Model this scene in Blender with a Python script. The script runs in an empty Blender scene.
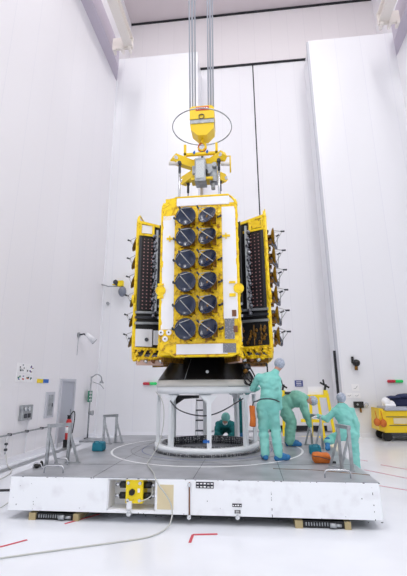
import bpy, bmesh, math, random
from mathutils import Vector, Matrix, Euler, noise
random.seed(7)
PI = math.pi
sc = bpy.context.scene
COL = sc.collection
W = {}          # build-frame position of every object origin

def lin(c):
    return tuple(((v/255)/12.92 if v/255 <= .04045 else (((v/255)+.055)/1.055)**2.4) for v in c)

# ---------------------------------------------------------------- materials
def mat(name, rgb, rough=.5, metal=0., coat=0., noise_amt=0., nscale=8., rgb2=None, bump=0., bscale=30., lo=.35, hi=.65, spec=.5, alpha=1., emit=None):
    m = bpy.data.materials.new(name); m.use_nodes = True
    nt = m.node_tree; b = nt.nodes['Principled BSDF']
    c = lin(rgb) + (1,)
    b.inputs['Base Color'].default_value = c
    b.inputs['Roughness'].default_value = rough
    b.inputs['Metallic'].default_value = metal
    b.inputs['Coat Weight'].default_value = coat
    b.inputs['Coat Roughness'].default_value = .12
    b.inputs['Specular IOR Level'].default_value = spec
    b.inputs['Alpha'].default_value = alpha
    if emit:
        b.inputs['Emission Color'].default_value = lin(emit[0]) + (1,); b.inputs['Emission Strength'].default_value = emit[1]
    tc = None
    if rgb2 is not None or bump:
        tc = nt.nodes.new('ShaderNodeTexCoord')
    if rgb2 is not None:
        n = nt.nodes.new('ShaderNodeTexNoise'); n.inputs['Scale'].default_value = nscale; n.inputs['Detail'].default_value = 5
        r = nt.nodes.new('ShaderNodeValToRGB')
        r.color_ramp.elements[0].position = lo; r.color_ramp.elements[0].color = c
        r.color_ramp.elements[1].position = hi; r.color_ramp.elements[1].color = lin(rgb2) + (1,)
        nt.links.new(tc.outputs['Object'], n.inputs['Vector']); nt.links.new(n.outputs['Fac'], r.inputs['Fac'])
        nt.links.new(r.outputs['Color'], b.inputs['Base Color'])
    if bump:
        n2 = nt.nodes.new('ShaderNodeTexNoise'); n2.inputs['Scale'].default_value = bscale; n2.inputs['Detail'].default_value = 4
        bp = nt.nodes.new('ShaderNodeBump'); bp.inputs['Strength'].default_value = bump; bp.inputs['Distance'].default_value = .02
        nt.links.new(tc.outputs['Object'], n2.inputs['Vector']); nt.links.new(n2.outputs['Fac'], bp.inputs['Height'])
        nt.links.new(bp.outputs['Normal'], b.inputs['Normal'])
    return m

def panel_mat(name, rgb, seam, axis, width, height, rough=.45, bsize=.006):
    """painted cleanroom panels with fine joint lines, axis = horizontal world axis of the wall"""
    m = bpy.data.materials.new(name); m.use_nodes = True
    nt = m.node_tree; b = nt.nodes['Principled BSDF']
    tc = nt.nodes.new('ShaderNodeTexCoord'); sx = nt.nodes.new('ShaderNodeSeparateXYZ'); cb = nt.nodes.new('ShaderNodeCombineXYZ')
    nt.links.new(tc.outputs['Object'], sx.inputs[0])
    nt.links.new(sx.outputs[axis], cb.inputs[0]); nt.links.new(sx.outputs['Z' if axis != 'Z' else 'Z'], cb.inputs[1])
    br = nt.nodes.new('ShaderNodeTexBrick'); br.offset = 0
    br.inputs['Scale'].default_value = 1; br.inputs['Brick Width'].default_value = width; br.inputs['Row Height'].default_value = height
    br.inputs['Mortar Size'].default_value = bsize; br.inputs['Mortar Smooth'].default_value = .3
    br.inputs['Color1'].default_value = lin(rgb) + (1,); br.inputs['Color2'].default_value = lin(tuple(v-2 for v in rgb)) + (1,)
    br.inputs['Mortar'].default_value = lin(seam) + (1,)
    nt.links.new(cb.outputs[0], br.inputs['Vector'])
    n = nt.nodes.new('ShaderNodeTexNoise'); n.inputs['Scale'].default_value = .35; n.inputs['Detail'].default_value = 3
    nt.links.new(tc.outputs['Object'], n.inputs['Vector'])
    mx = nt.nodes.new('ShaderNodeMixRGB'); mx.blend_type = 'MULTIPLY'
    mr = nt.nodes.new('ShaderNodeMapRange'); mr.inputs['To Min'].default_value = .97; mr.inputs['To Max'].default_value = 1.0
    nt.links.new(n.outputs['Fac'], mr.inputs['Value'])
    mx.inputs['Fac'].default_value = 1
    nt.links.new(br.outputs['Color'], mx.inputs['Color1']); nt.links.new(mr.outputs['Result'], mx.inputs['Color2'])
    nt.links.new(mx.outputs['Color'], b.inputs['Base Color'])
    b.inputs['Roughness'].default_value = rough
    return m

M = dict(
 wall_x=panel_mat('wall paint side', (242,241,244), (233,233,238), 'Y', 1.15, 60, .42, .012),
 wall_y=panel_mat('wall paint end', (237,237,241), (229,229,235), 'X', .95, 60, .42, .010),
 leaf=panel_mat('door leaf paint', (238,239,243), (230,231,238), 'X', 1.15, 60, .3, .012),
 upper=panel_mat('upper wall paint', (234,230,232), (226,222,225), 'X', .9, 60, .5, .012),
 ceil=mat('ceiling paint', (218,209,212), .7),
 floor=mat('white epoxy floor', (234,238,244), .2, spec=.35, rgb2=(229,233,240), nscale=1.2),
 ledge=mat('ledge paint', (198,190,204), .6), cream=mat('cream girder paint', (232,226,220), .45),
 white=mat('white paint', (238,239,244), .4), platform=mat('chipped white paint', (245,248,252), .38, rgb2=(232,233,238), nscale=5, lo=.55, hi=.75),
 deck=mat('worn grey deck plate', (142,145,151), .36, metal=.12, rgb2=(168,171,177), nscale=2.2, bump=.05, bscale=60),
 line=mat('white line paint', (238,240,242), .5), bline=mat('blue line paint', (80,100,160), .5),
 steel=mat('galvanised steel', (150,154,158), .4, metal=.6, rgb2=(178,182,186), nscale=9),
 lsteel=mat('bright steel', (205,208,212), .25, metal=.9), dsteel=mat('dark steel', (70,72,78), .4, metal=.5),
 black=mat('black paint', (20,20,23), .45), rubber=mat('black rubber', (26,26,28), .7), darkseal=mat('dark rubber seal', (34,36,42), .8),  # last one colours the dark joints and seal strips
 door=mat('grey door paint', (176,180,190), .45), frame=mat('door frame paint', (196,198,206), .45),
 red=mat('red paint', (196,52,52), .4), rtape=mat('red floor tape', (200,66,80), .5), rtape2=mat('pale red floor tape', (208,140,156), .5),
 yellow=mat('yellow paint', (247,218,20), .4), yellow2=mat('deep yellow paint', (242,205,22), .35),
 mli=mat('gold yellow insulation foil', (252,212,22), .3, metal=.0, rgb2=(146,88,14), nscale=11, bump=.9, bscale=16, lo=.50, hi=.68),
 mliy=mat('bright yellow insulation edge', (254,218,22), .33, metal=0, rgb2=(206,146,14), nscale=10, bump=.5, bscale=18, lo=.52, hi=.72),
 mlid=mat('brown gold insulation', (150,104,22), .35, metal=.35, rgb2=(70,48,18), nscale=14, bump=.7, bscale=22),
 radiator=mat('white radiator panel', (246,246,250), .35), blk=mat('black insulation', (18,17,20), .5, rgb2=(44,42,48), nscale=16, bump=.3, bscale=30),
 dish=mat('dark blue dish', (30,42,68), .22, metal=.0, coat=.25), dishback=mat('golden dish back', (190,156,50), .4, metal=.1, rgb2=(110,84,30), nscale=12),
 strut=mat('grey strut', (186,186,184), .4), foil=mat('crinkled silver foil', (172,174,182), .28, metal=.55, rgb2=(80,82,92), nscale=30, bump=.8, bscale=35, lo=.4, hi=.6),
 cone=mat('carbon fibre cone', (13,12,13), .3, spec=.3), alu=mat('raw aluminium ring', (206,205,200), .4, metal=.1),
 standw=mat('stand white paint', (238,242,246), .35), copper=mat('pink copper foil', (208,176,164), .4, metal=.3),
 teal=mat('teal coverall cloth', (142,212,202), .8, rgb2=(126,203,193), nscale=4, bump=.8, bscale=7),
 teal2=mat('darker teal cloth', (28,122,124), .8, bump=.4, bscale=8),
 tealdk=mat('sage teal coverall cloth', (136,198,178), .8, rgb2=(118,184,166), nscale=4, bump=.8, bscale=7),
 hairnet=mat('grey blue hair net', (150,160,180), .8, rgb2=(190,198,212), nscale=30, bump=.5, bscale=40),
 skin=mat('skin', (196,146,124), .55), bootie=mat('blue shoe cover', (48,128,184), .6, rgb2=(36,106,160), nscale=12, bump=.5, bscale=20),
 glove=mat('white glove', (232,232,238), .6), mask=mat('white face mask', (225,228,232), .7), eye=mat('dark eye', (30,24,22), .3),
 orange=mat('orange fabric', (206,112,40), .7, bump=.4, bscale=20, rgb2=(190,98,28), nscale=9), tealbag=mat('teal bag fabric', (20,120,142), .6, bump=.3, bscale=16),
 redl=mat('red lens', (150,24,44), .3, emit=((170,20,40),.25)), greenl=mat('green lens', (30,170,90), .3, emit=((20,180,90),.3)),
 blue=mat('blue sign', (56,70,140), .45), bluesign=mat('bright blue sign', (30,104,190), .45), navy=mat('navy cloth', (40,48,84), .7),
 green=mat('green sign', (60,130,104), .5), paper=mat('paper', (246,246,248), .7), beige=mat('beige patch', (222,208,172), .6), plate=mat('dark label plate', (28,30,44), .4),
 wood=mat('wood block', (176,160,120), .7), cord=mat('pale cable', (190,192,188), .5), purple=mat('purple print', (90,60,140), .6), brown=mat('brown tile', (120,76,44), .5),
 glass=mat('grey glass', (120,126,140), .15), ropegrey=mat('grey wire rope', (176,180,190), .45, metal=.1))

# black panel with a regular grid of pale copper dots
def dots_mat():
    m = bpy.data.materials.new('black panel with dots'); m.use_nodes = True
    nt = m.node_tree; b = nt.nodes['Principled BSDF']
    tc = nt.nodes.new('ShaderNodeTexCoord'); mp = nt.nodes.new('ShaderNodeVectorMath'); mp.operation = 'SCALE'; mp.inputs['Scale'].default_value = 1/.078
    fr = nt.nodes.new('ShaderNodeVectorMath'); fr.operation = 'FRACTION'
    sub = nt.nodes.new('ShaderNodeVectorMath'); sub.operation = 'SUBTRACT'; sub.inputs[1].default_value = (.5,.5,.5)
    sp = nt.nodes.new('ShaderNodeSeparateXYZ'); cb = nt.nodes.new('ShaderNodeCombineXYZ'); ln = nt.nodes.new('ShaderNodeVectorMath'); ln.operation = 'LENGTH'
    lt = nt.nodes.new('ShaderNodeMath'); lt.operation = 'LESS_THAN'; lt.inputs[1].default_value = .17
    mx = nt.nodes.new('ShaderNodeMixRGB'); mx.inputs['Color1'].default_value = lin((26,20,26)) + (1,); mx.inputs['Color2'].default_value = lin((176,130,128)) + (1,)
    nt.links.new(tc.outputs['Object'], mp.inputs[0]); nt.links.new(mp.outputs[0], fr.inputs[0]); nt.links.new(fr.outputs[0], sub.inputs[0])
    nt.links.new(sub.outputs[0], sp.inputs[0]); nt.links.new(sp.outputs['Y'], cb.inputs[0]); nt.links.new(sp.outputs['Z'], cb.inputs[1])
    nt.links.new(cb.outputs[0], ln.inputs[0]); nt.links.new(ln.outputs['Value'], lt.inputs[0]); nt.links.new(lt.outputs[0], mx.inputs['Fac'])
    nt.links.new(mx.outputs['Color'], b.inputs['Base Color']); b.inputs['Roughness'].default_value = .45
    return m
M['dots'] = dots_mat()
def checker_mat(name, a, c, s):
    m = bpy.data.materials.new(name); m.use_nodes = True
    nt = m.node_tree; b = nt.nodes['Principled BSDF']
    tc = nt.nodes.new('ShaderNodeTexCoord'); ck = nt.nodes.new('ShaderNodeTexVoronoi'); ck.inputs['Scale'].default_value = s; ck.inputs['Randomness'].default_value = .35
    r = nt.nodes.new('ShaderNodeValToRGB'); r.color_ramp.elements[0].position = .3; r.color_ramp.elements[1].position = .45
    r.color_ramp.elements[0].color = lin(a)+(1,); r.color_ramp.elements[1].color = lin(c)+(1,)
    nt.links.new(tc.outputs['Object'], ck.inputs['Vector']); nt.links.new(ck.outputs['Distance'], r.inputs['Fac']); nt.links.new(r.outputs['Color'], b.inputs['Base Color'])
    b.inputs['Roughness'].default_value = .5
    return m
M['perf'] = checker_mat('perforated dark metal', (176,178,182), (60,62,68), 26)
M['grille'] = checker_mat('grey woven grille', (224,226,232), (120,122,132), 48)

# ---------------------------------------------------------------- mesh helper
def frame_from(d):
    d = d.normalized(); a = Vector((0,0,1)) if abs(d.z) < .9 else Vector((1,0,0))
    x = a.cross(d).normalized(); return x, d.cross(x)
class MB:
    def __init__(s): s.v = []; s.f = []; s.sm = []
    def add(s, vs, fs, smooth=False):
        o = len(s.v); s.v += [Vector(v) for v in vs]; s.f += [tuple(i+o for i in f) for f in fs]; s.sm += [smooth]*len(fs); return s
    def box(s, x0, x1, y0, y1, z0, z1, bev=0.):
        if bev > 0:
            bm = bmesh.new(); bmesh.ops.create_cube(bm, size=1)
            for v in bm.verts: v.co = Vector(((x0+x1)/2+v.co.x*(x1-x0), (y0+y1)/2+v.co.y*(y1-y0), (z0+z1)/2+v.co.z*(z1-z0)))
            bmesh.ops.bevel(bm, geom=bm.edges[:], offset=bev, segments=2, affect='EDGES', profile=.5)
            s.add([v.co.copy() for v in bm.verts], [tuple(v.index for v in f.verts) for f in bm.faces]); bm.free(); return s
        v = [(x,y,z) for x in (x0,x1) for y in (y0,y1) for z in (z0,z1)]
        return s.add(v, [(0,1,3,2),(4,6,7,5),(0,4,5,1),(2,3,7,6),(0,2,6,4),(1,5,7,3)])
    def hexa(s, p):   # eight corners: bottom loop then top loop
        return s.add(p, [(3,2,1,0),(4,5,6,7),(0,1,5,4),(1,2,6,5),(2,3,7,6),(3,0,4,7)])
    def bar(s, a, b, w, h=None, up=None):
        a, b = Vector(a), Vector(b); h = h or w; d = (b-a).normalized()
        if up is None: x, y = frame_from(d)
        else: x = d.cross(Vector(up)).normalized(); y = x.cross(d)
        p = []
        for q in (a, b):
            for sx, sy in ((-1,-1),(1,-1),(1,1),(-1,1)): p.append(q + x*(sx*w/2) + y*(sy*h/2))
        return s.hexa(p)
    def cyl(s, a, b, r1, r2=None, n=20, caps=True):
        a, b = Vector(a), Vector(b); r2 = r1 if r2 is None else r2; x, y = frame_from(b-a)
        vs = []
        for q, r in ((a,r1),(b,r2)):
            for i in range(n): t = 2*PI*i/n; vs.append(q + x*(r*math.cos(t)) + y*(r*math.sin(t)))
        s.add(vs, [(i,(i+1)%n,n+(i+1)%n,n+i) for i in range(n)], True)
        if caps:
            s.add(vs[:n], [tuple(range(n))[::-1]]); s.add(vs[n:], [tuple(range(n))])
        return s
    def tube(s, pts, r, n=8, closed=False, smooth_path=0):
        pts = [Vector(p) for p in pts]
        for _ in range(smooth_path):
            q = [pts[0]]
            for a, b in zip(pts, pts[1:]): q += [a*.75+b*.25, a*.25+b*.75]
            q.append(pts[-1]); pts = q
        m = len(pts); vs = []; px = None
        for i, p in enumerate(pts):
            if closed: d = pts[(i+1)%m]-pts[i-1]
            else: d = pts[min(i+1,m-1)]-pts[max(i-1,0)]
            d = d.normalized()
            if px is None: x, y = frame_from(d)
            else: x = (px - d*px.dot(d)).normalized(); y = d.cross(x)
            px = x
            rr = r[i] if isinstance(r, (list,tuple)) else r
            for k in range(n): t = 2*PI*k/n; vs.append(p + x*(rr*math.cos(t)) + y*(rr*math.sin(t)))
        fs = []
        for i in range(m if closed else m-1):
            j = (i+1)%m
            for k in range(n): l = (k+1)%n; fs.append((i*n+k, i*n+l, j*n+l, j*n+k))
        s.add(vs, fs, True)
        if not closed:
            s.add(vs[:n], [tuple(range(n))[::-1]]); s.add(vs[-n:], [tuple(range(n))])
        return s
    def lathe(s, prof, c=(0,0,0), n=48, closed=False, a0=0., a1=2*PI, smooth=True):
        c = Vector(c); m = len(prof); full = abs(a1-a0-2*PI) < 1e-6; k = n if full else n+1
        vs = [c + Vector((r*math.cos(a0+(a1-a0)*i/n), r*math.sin(a0+(a1-a0)*i/n), z)) for i in range(k) for r, z in prof]
        fs = []
        for i in range(n):
            j = (i+1)%k
            for q in range(m if closed else m-1): p = (q+1)%m; fs.append((i*m+q, j*m+q, j*m+p, i*m+p))
        return s.add(vs, fs, smooth)
    def ell(s, c, r, rot=None, nu=16, nv=10, fn=None):
        c = Vector(c); vs = []; fs = []
        for j in range(nv+1):
            ph = PI*j/nv
            for i in range(nu):
                t = 2*PI*i/nu; u = Vector((math.sin(ph)*math.cos(t), math.sin(ph)*math.sin(t), math.cos(ph)))
                p = Vector((u.x*r[0], u.y*r[1], u.z*r[2]))
                if fn: p = fn(u, p)
                if rot: p = rot @ p
                vs.append(c+p)
        for j in range(nv):
            for i in range(nu): k = (i+1)%nu; fs.append((j*nu+i, (j+1)*nu+i, (j+1)*nu+k, j*nu+k))
        return s.add(vs, fs, True)
    def prism(s, poly, a, b):
        """poly of 3d points, extruded by vector from offset a to b"""
        a, b = Vector(a), Vector(b); n = len(poly); P = [Vector(p) for p in poly]
        vs = [p+a for p in P] + [p+b for p in P]
        return s.add(vs, [tuple(range(n))[::-1], tuple(range(n,2*n))] + [(i,(i+1)%n,n+(i+1)%n,n+i) for i in range(n)])
    def xform(s, m):
        s.v = [m @ v for v in s.v]; return s
    def build(s, name, m, parent=None, remesh=0., smooth=0, disp=0., keep=False):
        vs = [v.copy() for v in s.v]
        c = Vector((0,0,0))
        if not keep:
            lo = Vector([min(v[i] for v in vs) for i in range(3)]); hi = Vector([max(v[i] for v in vs) for i in range(3)])
            c = (lo+hi)/2; c.z = lo.z
        me = bpy.data.meshes.new(name); me.from_pydata([v-c for v in vs], [], s.f)
        me.polygons.foreach_set('use_smooth', s.sm)
        bm = bmesh.new(); bm.from_mesh(me); bmesh.ops.remove_doubles(bm, verts=bm.verts, dist=1e-5); bmesh.ops.recalc_face_normals(bm, faces=bm.faces); bm.to_mesh(me); bm.free()
        o = bpy.data.objects.new(name, me); COL.objects.link(o)
        if remesh:
            r = o.modifiers.new('r', 'REMESH'); r.mode = 'VOXEL'; r.voxel_size = remesh; r.use_smooth_shade = True
            if smooth: q = o.modifiers.new('s', 'SMOOTH'); q.iterations = smooth; q.factor = .5
            dg = bpy.context.evaluated_depsgraph_get(); me2 = bpy.data.meshes.new_from_object(o.evaluated_get(dg))
            o.modifiers.clear(); o.data = me2; me = me2
            if disp:
                bm = bmesh.new(); bm.from_mesh(me)
                nn = [(v, v.normal.copy()) for v in bm.verts]
                for v, no in nn:
                    w = (v.co+c)
                    k = noise.noise(Vector((w.x*7, w.y*7, w.z*15)))+.6*noise.noise(w*17+Vector((5,1,3)))
                    v.co += no*disp*k
                bm.to_mesh(me); bm.free()
            for p in me.polygons: p.use_smooth = True
        me.materials.append(M[m] if isinstance(m, str) else m)
        W[o] = c; o.location = c
        if parent: o.parent = parent; o.location = c - W[parent]
        return o

def tag(o, label=None, cat=None, group=None, kind=None):
    if label: o['label'] = label
    if cat: o['category'] = cat
    if group: o['group'] = group
    if kind: o['kind'] = kind
    return o
def thing(name, loc, label, cat, group=None):
    o = bpy.data.objects.new(name, None); o.empty_display_size = .2; COL.objects.link(o); o.location = loc; W[o] = Vector(loc)
    return tag(o, label, cat, group)
def struct(name, mb, m, parent=None, **k):
    o = mb.build(name, m, parent, **k)
    if parent is None: o['kind'] = 'structure'
    return o
def B(*a, **k): return MB().box(*a, **k)
def copy_tree(o, parent=None):
    c = o.copy(); COL.objects.link(c)
    if parent is not None: c.parent = parent
    for ch in o.children: copy_tree(ch, c)
    return c

# ================================================================= THE HALL
XL, XR, YB, YR, ZC = -6.1, 7.28, 16.0, 17.8, 22.05
YF = -7.0
fl = struct('floor', B(XL-.3, XR+.3, YF, YR+.3, -.3, 0), 'floor', keep=True)
wl = struct('wall_left', B(XL-.3, XL, YF, YR+.3, 0, ZC), 'wall_x', keep=True)
wr = struct('wall_right', B(XR, XR+.3, YF, YR+.3, 0, ZC), 'wall_x', keep=True)
wb = struct('wall_back', B(XL, XR, YR, YR+.3, 0, ZC), 'upper', keep=True)
ce = struct('ceiling', B(XL-.3, XR+.3, YF, YR+.3, ZC, ZC+.3), 'ceil', keep=True)
struct('trim_1', B(XL, XR, YR-.06, YR, ZC-.11, ZC), 'darkseal')
# recessed middle panels with the dark joint between them
d2 = struct('door_2', B(-2.25, .70, YR-.12, YR, .05, 18.28), 'wall_y', keep=True)
d3 = struct('door_3', B(.76, 3.45, YR-.12, YR, .05, 18.28), 'wall_y', keep=True)
struct('trim_2', B(.70, .76, YR-.10, YR, 0, 18.28), 'darkseal')
t3 = MB().box(-2.32, 3.5, YR-.2, YR, 18.28, 18.37); t3.box(-2.32, -2.18, YR-.2, YR, 18.37, 18.85)
struct('trim_3', t3, 'darkseal')
# large sliding leaves that stand forward at both sides
struct('door_4', B(XL, -2.02, YB, YR-.12, 0, 17.85), 'leaf', keep=True)
struct('door_5', B(3.38, XR, YB, YR-.12, 0, 17.85), 'leaf', keep=True)
struct('trim_4', B(3.28, 3.38, YB+.02, YB+.16, 0, 17.8), 'frame')
struct('trim_5', B(3.20, 3.28, YB-.02, YB+.10, .35, 3.1), 'darkseal')
struct('baseboard_back', MB().box(XL, -2.02, YB-.03, YB, 0, .14).box(3.38, XR, YB-.03, YB, 0, .14), 'white')
struct('baseboard_left', B(XL, XL+.04, YF, YB, 0, .13), 'white')
struct('trim_6', B(XL, XL+.06, YB-.06, YB, 0, 16.5), 'white')
# ledges that carry the crane runway; tapered far ends imitate their corner shadows
struct('trim_7', MB().prism([(XL,YF,16.5),(-5.66,YF,16.5),(-5.66,14.2,16.5),(-5.75,15.2,16.5),(XL,YB,16.5)],(0,0,0),(0,0,1.0)), 'ledge')
struct('trim_8', MB().prism([(XR,YF,16.5),(6.80,YF,16.5),(6.80,14.25,16.5),(6.90,15.2,16.5),(XR,YB,16.5)],(0,0,0),(0,0,1.0)), 'ledge')
def runway(x0, x1, yend, label, wallx):
    t = thing('crane_rail', ((x0+x1)/2, yend, 16.5), label, 'crane rail', 'crane rails high along the side walls')
    g = MB().box(x0, x1, YF+.2, yend, 16.56, 16.62).box(x0+.12, x1-.12, YF+.2, yend, 16.62, 17.0).box(x0, x1, YF+.2, yend, 17.0, 17.06)
    g.build('girder', 'cream', t)
    e = MB().box(min(x0, wallx), max(x1, wallx), yend, yend+.12, 16.5, 17.1); e.build('end_plate', 'cream', t)
    for xx in ((min(x0,wallx)+.1), (min(x0,wallx)+max(x1,wallx))/2, max(x1,wallx)-.12): B(xx-.05, xx+.05, yend-.1, yend+.2, 16.34, 16.5).build('bracket', 'cream', t)
    r = MB().box((x0+x1)/2-.03, (x0+x1)/2+.03, YF+.2, yend, 17.06, 17.14); r.build('rail', 'steel', t)
    return t
runway(-5.10, -4.72, 14.05, 'cream crane rail high on the left wall', -5.66)
runway(5.92, 6.34, 14.10, 'cream crane rail high on the right wall', 6.80)
# tape and ducts set in the floor
def strip(a, b, w, m, z=.003, name='floor_tape'):
    mb = MB().bar((a[0],a[1],z), (b[0],b[1],z), w, .004, up=(0,0,1)); return mb.build(name, m, fl)
strip((-3.15,4.95),(-2.82,5.36), .035, 'rtape')
strip((-2.62,5.98),(-2.3,6.45), .035, 'rtape')
strip((-.80,5.46),(-.80,5.73), .035, 'rtape'); strip((-.80,5.73),(-.49,5.78), .045, 'rtape')
strip((2.45,10.1),(3.1,9.25), .03, 'rtape2'); strip((3.0,10.72),(3.6,9.95), .03, 'rtape2')
strip((2.33,8.60),(2.9,8.15), .03, 'rtape2'); strip((2.55,11.52),(2.82,11.2), .03, 'rtape2')
strip((-5.6,6.0),(-5.72,13.6), .24, 'steel', .004, 'duct_cover')
B(-5.9, -4.9, 14.1, 14.9, 0, .05).build('threshold_plate', 'steel', fl)
# side door
d = struct('door_1', B(XL, XL+.03, 12.78, 13.72, .02, 2.0), 'door')
fm = MB().box(XL, XL+.07, 12.70, 12.78, 0, 2.08).box(XL, XL+.07, 13.72, 13.80, 0, 2.08).box(XL, XL+.07, 12.78, 13.72, 2.0, 2.08)
fm.build('door_frame', 'frame', d)
MB().box(XL+.03, XL+.08, 13.55, 13.62, .95, 1.1).build('door_handle', 'lsteel', d)

# ================================================================= wall fittings
def wallbox(name, x, y0, y1, z0, z1, th, m): return B(x, x+th, y0, y1, z0, z1)
# notices on the left wall
for i, (y0, y1, z0, z1, lab) in enumerate([
    (10.17,10.58,2.20,2.45,'printed grey notice sheet, upper left of the notices on the left wall'),
    (10.17,10.58,1.97,2.17,'pale notice with coloured pictograms, lower left of the notices on the left wall'),
    (10.62,10.98,2.16,2.44,'notice with purple and black marks, upper right of the notices on the left wall'),
    (10.62,10.98,1.95,2.13,'notice with green and orange marks, lower right of the notices on the left wall')]):
    t = thing('notice', (XL, (y0+y1)/2, z0), lab, 'notice', 'notices on the left wall')
    B(XL, XL+.012, y0, y1, z0, z1).build('sheet', 'paper', t)
    cols = [['dsteel','steel','steel'],['purple','green','red','bluesign'],['purple','black','brown'],['green','orange','navy']][i]
    random.seed(i+3)
    for k in range(7):
        yy = y0+.03+random.random()*(y1-y0-.1); zz = z0+.03+random.random()*(z1-z0-.08)
        B(XL+.012, XL+.015, yy, yy+.03+random.random()*.05, zz, zz+.02+random.random()*.03).build('printed_mark', cols[k%len(cols)], t)
t = thing('wall_sign', (XL, 11.58, 1.95), 'small sign, half yellow and half blue, on the left wall', 'sign')
B(XL, XL+.02, 11.25, 11.58, 1.94, 2.05, bev=.008).build('yellow_half', 'yellow', t); B(XL, XL+.02, 11.58, 11.92, 1.94, 2.05, bev=.008).build('blue_half', 'bluesign', t)
t = thing('wall_hatch', (XL, 12.1, .92), 'grey upright hatch on the left wall beside the door', 'hatch')
B(XL, XL+.05, 11.85, 12.35, .94, 1.68).build('frame', 'frame', t); B(XL+.05, XL+.06, 11.95, 12.25, 1.0, 1.6).build('hatch_door', 'steel', t); B(XL+.06, XL+.08, 12.18, 12.21, 1.25, 1.35).build('handle', 'dsteel', t)
t = thing('electrical_box', (XL, 10.75, .95), 'grey electrical box with sockets low on the left wall', 'electrical box')
B(XL, XL+.10, 10.5, 11.02, .97, 1.36, bev=.01).build('body', 'steel', t)
for yy in (10.6, 10.78): MB().cyl((XL+.1,yy,1.26),(XL+.14,yy,1.26),.05,n=12).build('socket', 'lsteel', t)
for yy in (10.66, 10.84): B(XL+.10, XL+.12, yy-.06, yy+.06, 1.03, 1.14).build('socket_cover', 'dsteel', t)
MB().tube([(XL+.04,10.94,.97),(XL+.04,10.94,.4),(XL+.04,10.9,.12)], .012).build('conduit', 'white', t)
t = thing('wall_pipe', (XL, 10.5, .6), 'thin horizontal pipe with dark clips along the left wall', 'pipe')
MB().cyl((XL+.07,5.5,.68),(XL+.07,12.45,.68),.02,n=10).build('pipe', 'steel', t)
for yy in (7,8.2,9.3,10.1,10.9,11.7,12.3): B(XL, XL+.10, yy-.02, yy+.02, .65, .71).build('clip', 'dsteel', t)
t = thing('hose_valve', (XL, 9.95, .2), 'small hose valve with dark fittings hanging below the wall pipe', 'valve')
MB().cyl((XL+.08,9.95,.25),(XL+.08,9.95,.66),.018,n=8).build('drop_pipe', 'lsteel', t)
for zz in (.35,.48): MB().cyl((XL+.05,9.95,zz),(XL+.11,9.95,zz),.03,n=10).build('fitting', 'dsteel', t)
tag(MB().tube([(XL+.1,9.95,.25),(XL+.25,9.8,.02),(-5.3,9.2,.015),(-5.1,8.2,.015),(-5.2,6.8,.015)], .012, smooth_path=3).build('hose', 'cord'), 'thin pale hose trailing over the floor from the wall valve', 'hose')
# fire extinguisher
t = thing('fire_extinguisher', (XL+.25, 13.1, .0), 'red fire extinguisher with black hose at the grey door', 'fire extinguisher')
px, py = XL+.30, 12.95
MB().lathe([(0,.05),(.085,.05),(.09,.08),(.09,.55),(.07,.63),(.03,.67),(0,.67)], (px,py,.18), 20).build('cylinder', 'red', t)
MB().lathe([(.0915,.25),(.0925,.25),(.0925,.42),(.0915,.42)], (px,py,.18), 20).build('label_band', 'paper', t)
MB().box(px-.04,px+.04,py-.05,py+.05,.84,.93).bar((px,py-.12,.95),(px,py+.05,.93),.03).build('valve_head', 'black', t)
MB().tube([(px,py,.9),(px+.05,py+.2,1.1),(px+.05,py+.32,.95),(px+.05,py+.26,.6),(px+.05,py+.2,.4)], .018, smooth_path=3).build('hose', 'black', t)
B(px-.1,px+.1,py-.1,py+.1,0,.23).build('stand', 'black', t)
# shower pole
t = thing('wash_pole', (XL+.15, 14.95, 0), 'slim safety shower pole with green sign in the left corner', 'shower pole')
MB().cyl((XL+.15,14.95,0),(XL+.15,14.95,2.2),.028,n=10).build('pole', 'steel', t)
MB().tube([(XL+.15,14.95,2.15),(XL+.35,14.95,2.3),(XL+.5,15.05,2.2),(XL+.5,15.1,2.05)], .02, smooth_path=2).cyl((XL+.5,15.1,1.95),(XL+.5,15.1,2.05),.09,.03,n=14).build('shower_arm', 'steel', t)
MB().tube([(XL+.2,15,2.0),(XL+.5,15.0,1.9),(XL+.6,15.1,1.75)], .012).build('pull_lever', 'steel', t)
B(XL+.12,XL+.16,14.78,15.12,1.28,1.68).build('sign', 'green', t)
for zz in (1.36,1.48,1.6): B(XL+.16,XL+.165,14.85,15.05,zz-.02,zz+.02).build('sign_mark', 'paper', t)
MB().cyl((XL+.15,14.9,.9),(XL+.32,14.9,.9),.05,.09,n=14).build('eye_wash_bowl', 'steel', t)
MB().cyl((XL+.15,14.95,0),(XL+.15,14.95,.04),.12,n=16).build('foot', 'dsteel', t)
# wall camera
t = thing('wall_lamp', (XL, 13.97, 3.5), 'small white spotlight on a grey bracket midway up the left wall', 'spotlight')
MB().cyl((XL,13.8,3.62),(XL+.06,13.8,3.62),.09,n=14).build('mount', 'steel', t)
MB().tube([(XL+.05,13.8,3.62),(XL+.2,13.85,3.66),(XL+.28,13.95,3.6)], .03).build('arm', 'dsteel', t)
MB().cyl((XL+.25,13.9,3.68),(XL+.5,14.1,3.42),.06,.13,n=16).build('lamp_head', 'white', t)
MB().cyl((XL+.5,14.1,3.42),(XL+.515,14.11,3.405),.12,.11,n=16).build('lens', 'dsteel', t)
MB().tube([(XL+.02,13.8,3.55),(XL+.02,13.8,2.9)], .008).build('cable', 'steel', t)
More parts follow.
